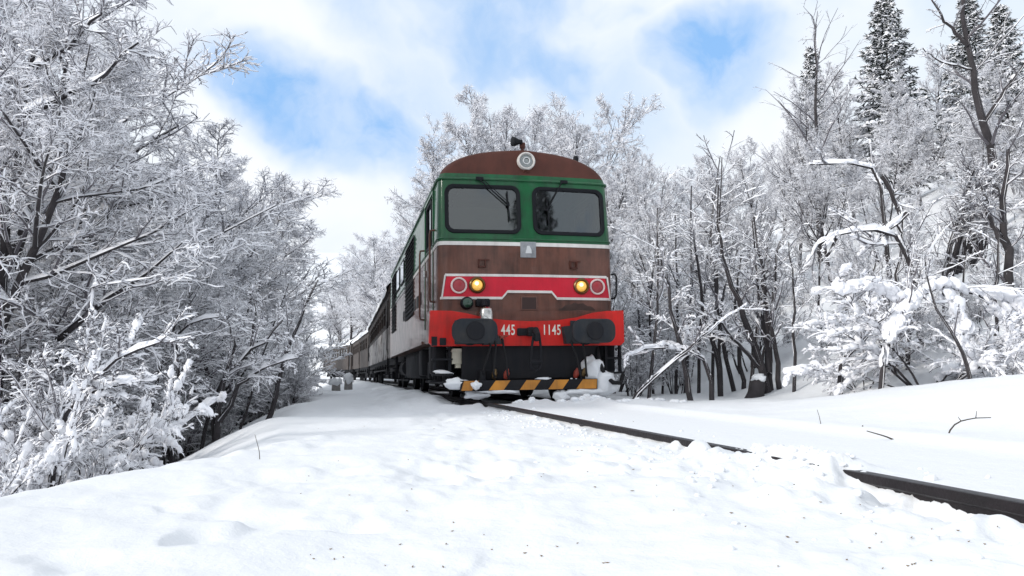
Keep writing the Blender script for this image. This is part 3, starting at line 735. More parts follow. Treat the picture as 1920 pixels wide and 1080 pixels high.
def lump(name, c, s, seed, sub=3, rough=.28):
    bm = bmesh.new(); bmesh.ops.create_icosphere(bm, subdivisions=sub, radius=1)
    V = np.array([v.co[:] for v in bm.verts])
    d = 1 + rough * (fbm(V[:, 0] * 1.6 + seed * 3.1, V[:, 1] * 1.6 + V[:, 2] * 1.3, seed, 4, .6) + fbm(V[:, 2] * 1.9 - seed, V[:, 0] * 1.4, seed + 5, 3)) * 1.6
    V = V * d[:, None] * np.array(s)
    for v, q in zip(bm.verts, V): v.co = q
    me = bpy.data.meshes.new(name); bm.to_mesh(me); bm.free(); finish(me, 80)
    o = link(name, me, None, ('lump_snow',)); o.location = c; return o
build_loco()

# ------------------------------------------------------------------ carriages
def coach_panel_mat():
    """brown carriage side with driven snow frozen to the panels"""
    m = streak_mat('coach_snowy', (.075, .058, .050), (.03, .025, .022), .6, .65)
    nt = m.node_tree; b = nt.nodes['Principled BSDF']
    src = b.inputs['Base Color'].links[0].from_socket
    t = nt.nodes.new('ShaderNodeTexCoord'); mp = nt.nodes.new('ShaderNodeMapping'); mp.inputs['Scale'].default_value = (1, .55, 1.1)
    nt.links.new(t.outputs['Object'], mp.inputs[0])
    n = nt.nodes.new('ShaderNodeTexNoise'); n.inputs['Scale'].default_value = 1.5; n.inputs['Detail'].default_value = 7; n.inputs['Roughness'].default_value = .65
    nt.links.new(mp.outputs[0], n.inputs['Vector'])
    r = nt.nodes.new('ShaderNodeMapRange'); r.inputs['From Min'].default_value = .40; r.inputs['From Max'].default_value = .50; r.inputs['To Max'].default_value = .8
    nt.links.new(n.outputs['Fac'], r.inputs['Value'])
    mx = nt.nodes.new('ShaderNodeMix'); mx.data_type = 'RGBA'; mx.inputs['B'].default_value = (.46, .44, .43, 1)
    nt.links.new(r.outputs[0], mx.inputs['Factor']); nt.links.new(src, mx.inputs['A']); nt.links.new(mx.outputs['Result'], b.inputs['Base Color'])
coach_panel_mat()
def build_coach(s0, length, upper, lower, windows, doors, label):
    """windows: list of (y0, y1); doors: list of (y0, y1)"""
    xf, yf, hf = track_xy(s0 + 2.5); xr, yr, hr = track_xy(s0 + length - 2.5)
    h = math.atan2(-(xr - xf), yr - yf); x, y, _ = track_xy(s0)
    ox, oy = xf - (-math.sin(h)) * 2.5, yf - math.cos(h) * 2.5
    C = empty('passenger_carriage', (ox, oy, 0), (0, R(-.6), h))
    tag(C, label, 'carriage', 'carriages behind the locomotive')
    W = 1.40; Lg = length
    ys = sorted(set([0, Lg] + [v for w in windows + doors for v in w])); WZ = (2.25, 3.02); DZ = (1.15, 3.1)
    lo, up = MB(), MB()
    for sx in (-1, 1):
        for a, b in zip(ys[:-1], ys[1:]):
            c = (a + b) / 2
            door = any(d0 < c < d1 for d0, d1 in doors); win = any(w0 < c < w1 for w0, w1 in windows)
            if door: up.box(*sorted((sx * W, sx * (W - .06))), a, b, DZ[1], 3.30); continue
            if win:
                up.box(*sorted((sx * W, sx * (W - .06))), a, b, 2.12, WZ[0]); up.box(*sorted((sx * W, sx * (W - .06))), a, b, WZ[1], 3.30)
            else: up.box(*sorted((sx * W, sx * (W - .06))), a, b, 2.12, 3.30)
    up.box(-W + .06, W - .06, 0, .06, 1.02, 3.30); up.box(-W + .06, W - .06, Lg - .06, Lg, 1.02, 3.30)
    cuts = sorted([v for d in doors for v in d]); spans = list(zip([0] + cuts[1::2], cuts[0::2] + [Lg]))
    for sx in (-1, 1):
        for a, b in spans:
            m = MB(); m.box(*sorted((sx * W, sx * (W - .06))), a, b, 1.02, 2.118); m.build('lower_panel', lower, C)
    up.build('upper_panel', upper, C)
    f = MB(); f.box(-W + .06, W - .06, .06, Lg - .06, 1.0, 1.06); f.box(-.03, .03, .06, Lg - .06, 1.06, 3.3); f.build('floor', 'cab_dark', C)
    r = MB(); n = 14; P = []
    for yy in (-.08, Lg + .08):
        P += [(-1.46, yy, 3.27)] + [(1.46 * -math.cos(math.pi * i / n), yy, 3.33 + .58 * math.sin(math.pi * i / n)) for i in range(n + 1)] + [(1.46, yy, 3.27)]
    k = n + 3; r.add(P, [(i, i + 1, k + i + 1, k + i) for i in range(k - 1)] + [(k - 1, 0, k, 2 * k - 1), tuple(range(k)), tuple(range(2 * k - 1, k - 1, -1))]); ro = r.build('roof', 'coach_brown', C, 30)
    s = MB(); ny = 30; rg = random.Random(int(s0)); P, F = [], []
    for j in range(ny + 1):
        for i in range(n + 1):
            a = math.pi * i / n; th = .06 + .05 * rg.random(); e = 1.0 if 0 < i < n else .4
            P.append((-(1.47 + th * e) * math.cos(a), Lg * j / ny, 3.30 + (.60 + th * e) * math.sin(a) - (.05 * rg.random() if i in (0, n) else 0)))
    for j in range(ny):
        for i in range(n): F.append((j * (n + 1) + i, j * (n + 1) + i + 1, (j + 1) * (n + 1) + i + 1, (j + 1) * (n + 1) + i))
    s.add(P, F); s.build('roof_snow', 'lump_snow', ro, 60)
    fm = pm = None
    for w0, w1 in windows:
        ww = w1 - w0
        for sx in (-1, 1):
            m = MB(); 
            for q in ((0, .05, 0, WZ[1] - WZ[0]), (ww - .05, ww, 0, WZ[1] - WZ[0]), (.05, ww - .05, 0, .05), (.05, ww - .05, WZ[1] - WZ[0] - .05, WZ[1] - WZ[0]), (.05, ww - .05, .46, .49)):
                m.box(*sorted((0, sx * .05)), q[0], q[1], q[2], q[3])
            wo = m.build('window', 'coach_brown', C); wo.location = (sx * (W - .035), w0, WZ[0])
            m = MB(); m.box(-.004, .004, .04, ww - .04, .04, WZ[1] - WZ[0] - .04); po = m.build('pane', 'glass_coach', wo)
    for d0, d1 in doors:
        for sx in (-1, 1):
            m = MB(); X = sx * (W - .10); m.box(X - .02, X + .02, d0, d1, DZ[0] - .1, DZ[1]); do = m.build('door', 'cab_dark', C)
            m = MB(); m.tube([(sx * (W + .05), d0 + .03, 1.3), (sx * (W + .05), d0 + .03, 2.3)], .018, 6); m.build('handrail', 'steel_dark', do)
            m = MB()
            for zz in (.45, .75): m.box(*sorted((sx * (W - .15), sx * (W + .12))), d0, d1, zz, zz + .03)
            for yy in (d0, d1 - .03): m.box(*sorted((sx * (W - .04), sx * W)), yy, yy + .03, .45, 1.02)
            m.build('step', 'steel_dark', C)
    u = MB(); u.box(-1.15, 1.15, .1, Lg - .1, .82, 1.02); u.box(-1.2, -1.1, 5, Lg - 5, .62, .68); u.box(1.1, 1.2, 5, Lg - 5, .62, .68)
    for yy in np.arange(5, Lg - 4.9, 2): u.box(-1.2, -1.14, yy, yy + .06, .62, .9); u.box(1.14, 1.2, yy, yy + .06, .62, .9)
    u.box(-.60, .60, .8, Lg - .8, .25, .82); u.build('underframe', 'steel_dark', C)
    wheel = MB(); wheel.lathe((0, 0, 0), (1, 0, 0), [(-.06, .08), (-.06, .45), (.05, .46), (.06, .49), (.085, .49), (.085, .08)], 24)
    wm = wheel.mesh('wheel'); wm.materials.append(MATS['steel_dark'])
    for yc in (3.0, Lg - 3.0):
        b = MB()
        for sx in (-1, 1):
            b.box(sx * 1.05 - .06, sx * 1.05 + .06, yc - 1.7, yc + 1.7, .52, .72, .02)
            for yy in (yc - 1.2, yc + 1.2): b.box(sx * 1.1 - .1, sx * 1.1 + .1, yy - .15, yy + .15, .32, .58, .03)
            b.box(sx * 1.1 - .05, sx * 1.1 + .05, yc - .5, yc + .5, .35, .55, .02)
        b.box(-1, 1, yc - .3, yc + .3, .5, .82); bo = b.build('bogie', 'steel_dark', C)
        for yy in (yc - 1.2, yc + 1.2):
            for sx in (-1, 1): o = link('wheel', wm, bo); o.location = (sx * .75, yy, .45); o.scale = (-sx, 1, 1)
    for yy, dr in ((0, -1), (Lg, 1)):
        for sx in (-1, 1):
            b = MB(); b.lathe((sx * .88, yy, 1.06), (0, dr, 0), [(-.02, .12), (.2, .12), (.21, .07), (.40, .07), (.41, .2), (.45, .2)], 16); b.build('buffer', 'steel_dark', C)
    g = MB(); g.box(-.55, .55, -.35, -.02, 1.1, 3.2, .05); g.box(-.55, .55, Lg + .02, Lg + .35, 1.1, 3.2, .05); g.build('gangway', 'rubber', C)
    return C
w1 = [(2.6 + 1.75 * i, 2.6 + 1.75 * i + 1.25) for i in range(10)]
build_coach(15.2, 23.0, 'coach_brown', 'coach_snowy', w1, [(.6, 1.5), (21.2, 22.2)], 'dark brown carriage with frozen snow on its lower panels, coupled to the locomotive')
w2 = [(2.2 + 1.6 * i, 2.2 + 1.6 * i + 1.0) for i in range(5)] + [(11.6 + 1.6 * i, 11.6 + 1.6 * i + 1.0) for i in range(5)]
build_coach(39.6, 20.5, 'coach_grey', 'coach_grey', w2, [(.5, 1.4), (10.2, 11.0), (19.2, 20.0)], 'grey brown carriage with upright windows, middle one of the three carriages')
build_coach(61.4, 19.0, 'coach_grey', 'coach_grey', [(2.2 + 1.6 * i, 2.2 + 1.6 * i + 1.0) for i in range(9)], [(.5, 1.5), (17.4, 18.4)], 'grey brown carriage at the tail of the train on the curve')

# ------------------------------------------------------------------ trees: growing
def unit(v): return v / np.maximum(np.linalg.norm(v, axis=-1, keepdims=True), 1e-9)
Zv = np.array([0., 0., 1.])
def sample(P, Rd, idx, t):
    k = P.shape[1] - 1; f = np.clip(t, 0, .999) * k; i = f.astype(int); w = (f - i)[:, None]
    a, b = P[idx, i], P[idx, i + 1]
    return a * (1 - w) + b * w, unit(b - a), Rd[idx, i] * (1 - w[:, 0]) + Rd[idx, i + 1] * w[:, 0]
def sprout(rng, P, Rd, nch, t0, t1, ratio, ang, nseg, up=0.0, droop=0.0, wob=.10, flat=.6, rmin=.004, rk=.6, taper=.55, lens=None, tip=.35, spiral=False):
    """nch children on every parent polyline; returns their polylines and radii"""
    n = P.shape[0]; idx = np.repeat(np.arange(n), nch); m = len(idx)
    q = np.tile(np.arange(nch), n)
    t = t0 + (t1 - t0) * (q + rng.random(m)) / nch
    pos, tan, r0 = sample(P, Rd, idx, t)
    plen = np.linalg.norm(np.diff(P, axis=1), axis=-1).sum(1)
    side = np.cross(tan, Zv); sl = np.linalg.norm(side, axis=-1)
    rnd = unit(rng.normal(size=(m, 3))); side = np.where((sl > .25)[:, None], side, np.cross(tan, rnd)); side = unit(side)
    b = np.cross(side, tan)
    if spiral: phi = q * 2.39996 + rng.random(m) * .9 + np.repeat(rng.random(n) * 6.28, nch)
    else:
        phi = np.where(q % 2 == 0, 0, math.pi) + rng.normal(size=m) * (1 - flat) * 1.5
    perp = np.cos(phi)[:, None] * side + np.sin(phi)[:, None] * b
    th = rng.uniform(ang[0], ang[1], m)
    d = np.cos(th)[:, None] * tan + np.sin(th)[:, None] * perp
    L = plen[idx] * ratio * (1 - (1 - tip) * (t - t0) / max(1 - t0, .01)) * rng.uniform(.7, 1.25, m)
    if lens is not None: L = lens * rng.uniform(.6, 1.3, m)
    st = (L / nseg)[:, None]; pts = [pos]; dd = d
    for k in range(nseg):
        dd = unit(dd + Zv * (up - droop * (k + 1) / nseg) + rng.normal(size=(m, 3)) * wob)
        pts.append(pts[-1] + dd * st)
    C = np.stack(pts, 1)
    rb = np.maximum(np.minimum(r0 * rk, L * .022), rmin)
    f = np.linspace(1, 0, nseg + 1)[None, :] ** taper
    Rr = np.maximum(rb[:, None] * f, rmin * .7)
    return C, Rr
def tubes(P, Rd, ns):
    m, k, _ = P.shape
    T = np.empty_like(P); T[:, 1:-1] = P[:, 2:] - P[:, :-2]; T[:, 0] = P[:, 1] - P[:, 0]; T[:, -1] = P[:, -1] - P[:, -2]; T = unit(T)
    ref = np.where(np.abs(T[:, :1, 2:]) > .9, np.array([1., 0, 0]), Zv); ref = np.broadcast_to(ref, T.shape)
    u = unit(np.cross(T, ref)); w = np.cross(u, T)
    a = 2 * np.pi * np.arange(ns) / ns + .5
    V = P[:, :, None] + (u[:, :, None] * np.cos(a)[:, None] + w[:, :, None] * np.sin(a)[:, None]) * Rd[:, :, None, None]
    b = (np.arange(m) * k * ns)[:, None, None]; i = np.arange(k - 1)[None, :, None] * ns; j = np.arange(ns)[None, None, :]; j2 = (j + 1) % ns
    F = np.stack([b + i + j, b + i + j2, b + i + ns + j2, b + i + ns + j], -1).reshape(-1, 4)
    return V.reshape(-1, 3), F
def snow_on(rng, P, Rd, w0, h0, drop=.12, sharp=False):
    """snow ridge lying on every branch, thicker where the branch lies flat"""
    keep = rng.random(len(P)) > drop; P, Rd = P[keep], Rd[keep]
    m, k, _ = P.shape
    T = np.empty_like(P); T[:, 1:-1] = P[:, 2:] - P[:, :-2]; T[:, 0] = P[:, 1] - P[:, 0]; T[:, -1] = P[:, -1] - P[:, -2]; T = unit(T)
    hz = np.sqrt(np.clip(1 - T[:, :, 2] ** 2, 0, 1)); s = unit(np.cross(T, Zv) + 1e-6)
    load = (.35 + .65 * hz ** 1.5) * rng.uniform(.25, 1.6, (m, k)) * rng.uniform(.6, 1.4, (m, 1))
    load[:, -1] *= .55
    wd = (Rd * .9 + w0 * load); hh = (h0 * load * (.4 + .6 * hz) + Rd * .9)
    up = Zv[None, None, :] * 1.0 - T * T[:, :, 2:3] * .6
    V = np.stack([P - s * wd[..., None] - Zv * (Rd * .15)[..., None], P + up * hh[..., None] + s * (wd * rng.uniform(-.4, .4, (m, k)))[..., None], P + s * wd[..., None] - Zv * (Rd * .15)[..., None]], 2)
    b = (np.arange(m) * k * 3)[:, None, None]; i = np.arange(k - 1)[None, :, None] * 3; j = np.arange(2)[None, None, :]
    F = np.stack([b + i + j, b + i + j + 1, b + i + 3 + j + 1, b + i + 3 + j], -1).reshape(-1, 4)
    return V.reshape(-1, 3), F
def cube_sphere(n):
    key, V, F = {}, [], []
    g = [math.tan(math.pi / 4 * (2 * i / n - 1)) for i in range(n + 1)]
    def vid(p):
        k = tuple(round(c, 4) for c in p)
        if k not in key: key[k] = len(V); V.append(unit(np.array(p, float)))
        return key[k]
    for ax in range(3):
        for sg in (-1, 1):
            for i in range(n):
                for j in range(n):
                    q = []
                    for a, b in ((i, j), (i + 1, j), (i + 1, j + 1), (i, j + 1)):
                        p = [0, 0, 0]; p[ax] = sg; p[(ax + 1) % 3] = g[a]; p[(ax + 2) % 3] = g[b]; q.append(vid(p))
                    F.append(q if sg > 0 else q[::-1])
    return np.array(V), np.array(F)
CS = {2: cube_sphere(2), 4: cube_sphere(4)}
def blobs(rng, P, Rd, n, size, res=2, long=1.9, t0=.15, spread=0.0):
    """clumps of snow sitting along branches"""
    B, F = CS[res]; idx = rng.integers(0, len(P), n); t = rng.uniform(t0, 1, n)
    pos, tan, r = sample(P, Rd, idx, t)
    side = unit(np.cross(tan, Zv) + 1e-5); up = np.broadcast_to(Zv, tan.shape)
    sz = size * rng.uniform(.45, 1.25, n) ** 1.2
    K = 1 + .5 * np.stack([vnoise(B[:, 0] * 1.6 + 7 * k, B[:, 1] * 1.6 + B[:, 2] * 1.9, k) for k in range(12)]) + .55 * np.stack([vnoise(B[:, 2] * 3.3 + 3 * k, B[:, 1] * 3.1 + B[:, 0] * 2.9, k + 40) for k in range(12)])
    kk = K[rng.integers(0, 12, n)][..., None]
    lg = sz * rng.uniform(.8, long, n) * (1 - .5 * np.abs(tan[:, 2])); ht = sz * rng.uniform(.55, .9, n)
    C = pos + Zv * (r + ht * .45)[:, None] + rng.normal(size=(n, 3)) * np.array([1, 1, .45]) * spread
    V = C[:, None] + kk * (B[None, :, 0:1] * (tan * lg[:, None])[:, None] + B[None, :, 1:2] * (side * sz[:, None] * .8)[:, None] + B[None, :, 2:3] * (up * ht[:, None])[:, None])
    Fo = (np.arange(n) * len(B))[:, None, None] + F[None]
    return V.reshape(-1, 3), Fo.reshape(-1, 4)
def joinVF(L):
    V, F, o = [], [], 0
    for v, f in L:
        V.append(v); F.append(f + o); o += len(v)
    return np.vstack(V), np.vstack(F)
def fat_snow(rng, P, Rd, rad, squash=.75, ns=7):
    """heavy lumpy snow rolls lying over branches: closed tubes"""
    m, k, _ = P.shape
    pr = np.sin(np.linspace(.12, math.pi - .15, k))[None, :] ** .55
    rr = rad * pr * rng.uniform(.6, 1.35, (m, k)) * rng.uniform(.6, 1.3, (m, 1))
    Q = P + Zv * (rr * .55)[..., None]
    V, F = tubes(Q, rr, ns)
    V = V + (np.stack([fbm(V[:, 0] * 9, V[:, 1] * 9 + V[:, 2] * 7, 3), fbm(V[:, 1] * 9, V[:, 2] * 9, 5), fbm(V[:, 0] * 9 + 5, V[:, 2] * 9, 9)], -1)) * rad * .55
    ends = []
    for e in (0, (k - 1) * ns):
        b = (np.arange(m) * k * ns)[:, None] + e + np.arange(ns)[None, :]; ends.append(b)
    F3 = []
    for b in ends:
        for q in range(1, ns - 1, 2):
            q3 = min(q + 2, ns - 1) if q + 2 <= ns - 1 else q + 1
            F3.append(np.stack([b[:, 0], b[:, q], b[:, q + 1], b[:, q3] if q3 != q + 1 else b[:, q + 1]], -1))
    F3 = [f for f in F3 if (f[:, 2] != f[:, 3]).all()]
    return V, np.vstack([F] + F3) if F3 else F

class Proto:
    """meshes of one kind of tree: trunk, crown (thin branches), snow"""
    def __init__(s, name, trunk, crown, snow, height, radius, bark='bark', crown_mat='twig'):
        s.trunk = np_mesh('trunk', *trunk, (bark,)); s.crown = np_mesh('crown', *crown, (crown_mat,), smooth=False)
        s.snow = np_mesh('snow', *snow, ('tree_snow',), smooth=True); s.height, s.radius = height, radius
def polyline(rng, base, dirv, L, nseg, wob, up):
    p = [np.array(base, float)]; d = unit(np.array(dirv, float))
    for i in range(nseg):
        d = unit(d + rng.normal(size=3) * wob + Zv * up); p.append(p[-1] + d * L / nseg)
    return np.array(p)
def beech(seed, H=10.0, spread=1.0, n1=26, n2=11, n3=10, n4=5, snow=1.0, lean=.04, low=.16, stems=1, ang1=(.75, 1.15), fork=0):
    rng = np.random.default_rng(seed)
    P0, R0 = [], []
    for q in range(stems):
        a = rng.random() * 6.28; l = lean if stems == 1 else rng.uniform(.1, .35)
        P0.append(polyline(rng, (.12 * math.cos(a) * (stems > 1), .12 * math.sin(a) * (stems > 1), 0), (l * math.cos(a), l * math.sin(a), 1), H * (1 if q == 0 else rng.uniform(.6, .95)), 12, .07, .03))
        R0.append(np.linspace(1, .04, 13) ** .9 * (H * .014 if stems == 1 else H * .009))
    P0, R0 = np.array(P0), np.array(R0)
    P1, R1 = sprout(rng, P0, R0, n1 // stems, low, .97, .46 * spread, ang1, 7, up=.085, droop=.02, wob=.09, rk=.62, rmin=.010, spiral=True, tip=.30)
    P2, R2 = sprout(rng, P1, R1, n2, .12, .98, .48, (.45, .95), 5, up=.035, droop=.05, wob=.12, flat=.55, rmin=.006, tip=.45)
    P3, R3 = sprout(rng, P2, R2, n3, .10, 1., .46, (.45, .95), 3, up=.03, droop=.10, wob=.16, flat=.45, rmin=.0042, tip=.5)
    P4, R4 = sprout(rng, P3, R3, n4, .08, 1., .45, (.35, 1.0), 2, up=.05, droop=.08, wob=.36, flat=.2, rmin=.0032, lens=.17 * H / 10)
    trunk = joinVF([tubes(P0, R0, 9), tubes(P1, R1, 5)])
    crown = joinVF([tubes(P2, R2, 4), tubes(P3, R3, 3), tubes(P4[::3, ::2], R4[::3, ::2], 3)])
    sn = joinVF([snow_on(rng, P1, R1, .020 * snow, .050 * snow), snow_on(rng, P2, R2, .014 * snow, .026 * snow), snow_on(rng, P3, R3, .0095 * snow, .016 * snow), snow_on(rng, P4, R4, .0086 * snow, .0125 * snow, .04), blobs(rng, P2, R2, 240, .050 * snow, 2, 1.5), blobs(rng, P3, R3, 260, .034 * snow, 2, 1.5)])
    allp = crown[0]
    return Proto('beech', trunk, crown, sn, float(np.percentile(allp[:, 2], 99.8)), float(np.percentile(np.hypot(allp[:, 0], allp[:, 1]), 97)))
def shrub(seed, H=4.0, stems=8, n1=10, n2=11, n3=6, snow=1.0, splay=.35, arch=0.0):
    rng = np.random.default_rng(seed); P0, R0 = [], []
    for q in range(stems):
        a = 6.28 * q / stems + rng.random(); l = rng.uniform(.3, 1) * splay; b = rng.uniform(.02, .30)
        P0.append(polyline(rng, (b * math.cos(a), b * math.sin(a), 0), (l * math.cos(a), l * math.sin(a), 1), H * rng.uniform(.6, 1.02), 9, .09, .02 - arch))
        R0.append(np.linspace(1, .10, 10) * H * rng.uniform(.005, .0095))
    P0, R0 = np.array(P0), np.array(R0)
    P1, R1 = sprout(rng, P0, R0, n1, .15, .98, .40, (.5, 1.1), 5, up=.06, droop=.06, wob=.12, rk=.6, rmin=.007, spiral=True, tip=.4)
    P2, R2 = sprout(rng, P1, R1, n2, .12, 1., .48, (.5, 1.0), 3, up=.03, droop=.10, wob=.14, flat=.4, rmin=.0055)
    P3, R3 = sprout(rng, P2, R2, n3, .1, 1., .5, (.4, 1.0), 2, droop=.14, wob=.30, flat=.35, rmin=.0030)
    trunk = tubes(P0, R0, 7); crown = joinVF([tubes(P1, R1, 4), tubes(P2, R2, 3), tubes(P3[::2, ::2], R3[::2, ::2], 3)])
    sn = joinVF([snow_on(rng, P0, R0, .010 * snow, .03 * snow, .55), snow_on(rng, P1, R1, .014 * snow, .026 * snow), snow_on(rng, P2, R2, .0085 * snow, .015 * snow), snow_on(rng, P3, R3, .0060 * snow, .0095 * snow, .08), blobs(rng, P1, R1, 160, .042 * snow), blobs(rng, P2, R2, 160, .026 * snow)])
    return Proto('shrub', trunk, crown, sn, float(np.percentile(crown[0][:, 2], 99.7)), float(np.percentile(np.hypot(crown[0][:, 0], crown[0][:, 1]), 97)))
def heavy_bush(seed, H=2.4, stems=9, snow=1.0, splay=1.0):
    rng = np.random.default_rng(seed); P0, R0 = [], []
    for q in range(stems):
        a = 6.28 * q / stems + rng.random() * .7; l = rng.uniform(.35, 1.1) * splay
        P0.append(polyline(rng, (.15 * math.cos(a), .15 * math.sin(a), 0), (l * math.cos(a), l * math.sin(a), 1), H * rng.uniform(.75, 1.15), 10, .07, -.055))
        R0.append(np.linspace(1, .15, 11) * H * rng.uniform(.006, .010))
    P0, R0 = np.array(P0), np.array(R0)
    P1, R1 = sprout(rng, P0, R0, 10, .25, 1., .42, (.4, .95), 6, droop=.16, wob=.10, rk=.6, rmin=.006, flat=.5)
    P2, R2 = sprout(rng, P1, R1, 10, .1, 1., .45, (.4, 1.0), 3, droop=.20, wob=.16, flat=.4, rmin=.005)
    P3, R3 = sprout(rng, P2, R2, 5, .1, 1., .45, (.4, 1.0), 2, droop=.16, wob=.30, flat=.35, rmin=.0028)
    trunk = tubes(P0, R0, 7); crown = joinVF([tubes(P1, R1, 4), tubes(P2, R2, 3), tubes(P3[::2, ::2], R3[::2, ::2], 3)])
    pick = rng.random(len(P1)) < .8
    sn = joinVF([blobs(rng, P0, R0, 150, .082 * snow, 4, 1.5, t0=.3), blobs(rng, P1, R1, 640, .052 * snow, 2, 1.5), blobs(rng, P2, R2, 380, .024 * snow, 2, 1.5), snow_on(rng, P1, R1, .018, .03), snow_on(rng, P2, R2, .009 * snow, .015 * snow), snow_on(rng, P3, R3, .0055, .008, .1)])
    return Proto('bush', trunk, crown, sn, float(np.percentile(crown[0][:, 2], 99.5)), float(np.percentile(np.hypot(crown[0][:, 0], crown[0][:, 1]), 97)))
def fir(seed, H=10.0, width=.20, snow=1.0, n1=150):
    rng = np.random.default_rng(seed)
    P0 = polyline(rng, (0, 0, 0), (0, 0, 1), H, 12, .008, .02)[None]; R0 = (np.linspace(1, .06, 13) * H * .012)[None]
    t = np.linspace(.10, .985, n1) ** .95; idx = np.zeros(n1, int)
    pos, tan, r0 = sample(P0, R0, idx, t); az = np.arange(n1) * 2.39996 + rng.random(n1) * .6
    L = H * width * (1 - t) ** .72 * rng.uniform(.75, 1.2, n1) + .10
    d = np.stack([np.cos(az), np.sin(az), .25 + .5 * t - .1 * rng.random(n1)], -1); d = unit(d); pts = [pos]
    for k in range(6):
        d = unit(d + Zv * (-.20 + .06 * k) + rng.normal(size=(n1, 3)) * .05); pts.append(pts[-1] + d * (L / 6)[:, None])
    P1 = np.stack(pts, 1); R1 = np.linspace(1, .3, 7)[None] * np.maximum(r0 * .35, .012)[:, None]
    P2, R2 = sprout(rng, P1, R1, 12, .12, 1.0, .40, (.6, 1.0), 3, droop=.12, wob=.08, flat=.75, rmin=.02, tip=.35)
    R2 = np.linspace(1, .25, 4)[None] * .032 * np.ones((len(P2), 1))
    P3, R3 = sprout(rng, P2, R2, 4, .15, 1.0, .5, (.5, .9), 2, droop=.18, wob=.1, flat=.6, rmin=.02, lens=.20)
    R3 = np.linspace(1, .2, 3)[None] * .028 * np.ones((len(P3), 1))
    trunk = joinVF([tubes(P0, R0, 8), tubes(P1, R1, 4)]); crown = joinVF([tubes(P2, R2, 3), tubes(P3[:, ::2], R3[:, ::2], 3)])
    pk = rng.random(len(P2)) < .55
    sn = joinVF([fat_snow(rng, P1[:, 2:], R1[:, 2:], .085 * snow, ns=6), fat_snow(rng, P2[pk], R2[pk], .060 * snow, ns=5), snow_on(rng, P3, R3, .02 * snow, .03 * snow, .45)])
    return Proto('fir', trunk, crown, sn, H, H * width, 'bark', 'needle')

# ------------------------------------------------------------------ trees: planting
def plant(name, proto, x, y, height, rz, label, cat, group=None, wide=1.0, tilt=(0, 0), sink=.12):
    z = tz(x, y) - sink; k = (height + sink) / proto.height
    o = empty(name, (x, y, z), (tilt[0], tilt[1], rz)); o.scale = (k * wide, k * wide, k)
    for nm, me in (('trunk', proto.trunk), ('crown', proto.crown), ('snow', proto.snow)):
        c = bpy.data.objects.new(nm, me); col.objects.link(c); c.parent = o
    return tag(o, label, cat, group)
def clear_of_line(x, y, rad, side):
    u, s = track_us(np.array([x]), np.array([y])); u, s = float(u[0]), float(s[0])
    if side > 0: return u > (2.1 + (.30 if s > 12 else .6) * rad if s > -1.5 else 2.6)
    return u < -(3.0 + .62 * rad if s > 2 else 4.7)
def plant_px(name, proto, px, depth, top_y, rz, label, cat, group=None, wide=1.0, tilt=(0, 0), side=0, max_px=None):
    """stands on the ground at that bearing and distance, its top at photo row top_y"""
    for _ in range(60):
        p = at_depth(px, 540, depth); x, y = p.x, p.y
        zt = at_depth(px, top_y, y).z; rad = proto.radius * wide * max(zt - tz(x, y), .8) / proto.height
        if side and not clear_of_line(x, y, rad, side): px += 14 * side; continue
        if max_px and px + .92 * rad / y * FPX > max_px: px -= 14; continue
        break
    return plant(name, proto, x, y, max(zt - tz(x, y), .8), rz, label, cat, group, wide, tilt)
BEECH = [beech(11), beech(12, spread=.9, low=.22, n1=30), beech(13, spread=1.1, stems=2, n1=28), beech(14, spread=.75, n1=34, n2=9, n3=10, n4=4, low=.12)]
SHRUB = [shrub(21), shrub(22, stems=6, splay=.55), shrub(23, stems=10, splay=.25), shrub(24, stems=7, splay=.8, arch=.03, snow=1.25)]
BUSH = [heavy_bush(31), heavy_bush(32, splay=1.3, snow=1.2)]
FIR = [fir(41), fir(42, width=.23)]
KIND = ['spreading', 'tall slim', 'twin-stemmed', 'dense narrow']
SKIND = ['bushy', 'open', 'upright', 'arching']
# left of the line: the trees on the falling slope
LEFT = [ # px, depth, top, proto, wide, label
    (40, 9.5, -120, 1, 1.15, 'big snow-laden tree overhanging the slope, its dark trunk leaning into the sky', 'tall_tree'),
    (215, 13.0, 205, 0, 1.15, 'broad snowy tree with long dark limbs reaching out over the slope', 'broad_tree'),
    (345, 17.5, 250, 3, 1.2, 'dense frosted tree on the slope with upright twigs at its rounded top', 'frosted_tree'),
    (440, 20.0, 255, 1, 1.1, 'frosted tree on the slope with a spire of upright twigs', 'frosted_tree'),
    (530, 25.0, 325, 3, 1.35, 'rounded snowy tree on the slope whose crown bows toward the carriages', 'rounded_tree'),
    (585, 36.0, 470, 0, 1.2, 'small snowy tree lowest in the row beside the carriages', 'small_tree')]
for i, (px, d, ty, k, w, lb, nm) in enumerate(LEFT):
    plant_px('bare_tree', BEECH[k], px, d, ty, 1.7 * i + .4, lb, 'tree', None, w, side=-1, max_px=[300, 350, 500, 540, 600, 630][i])
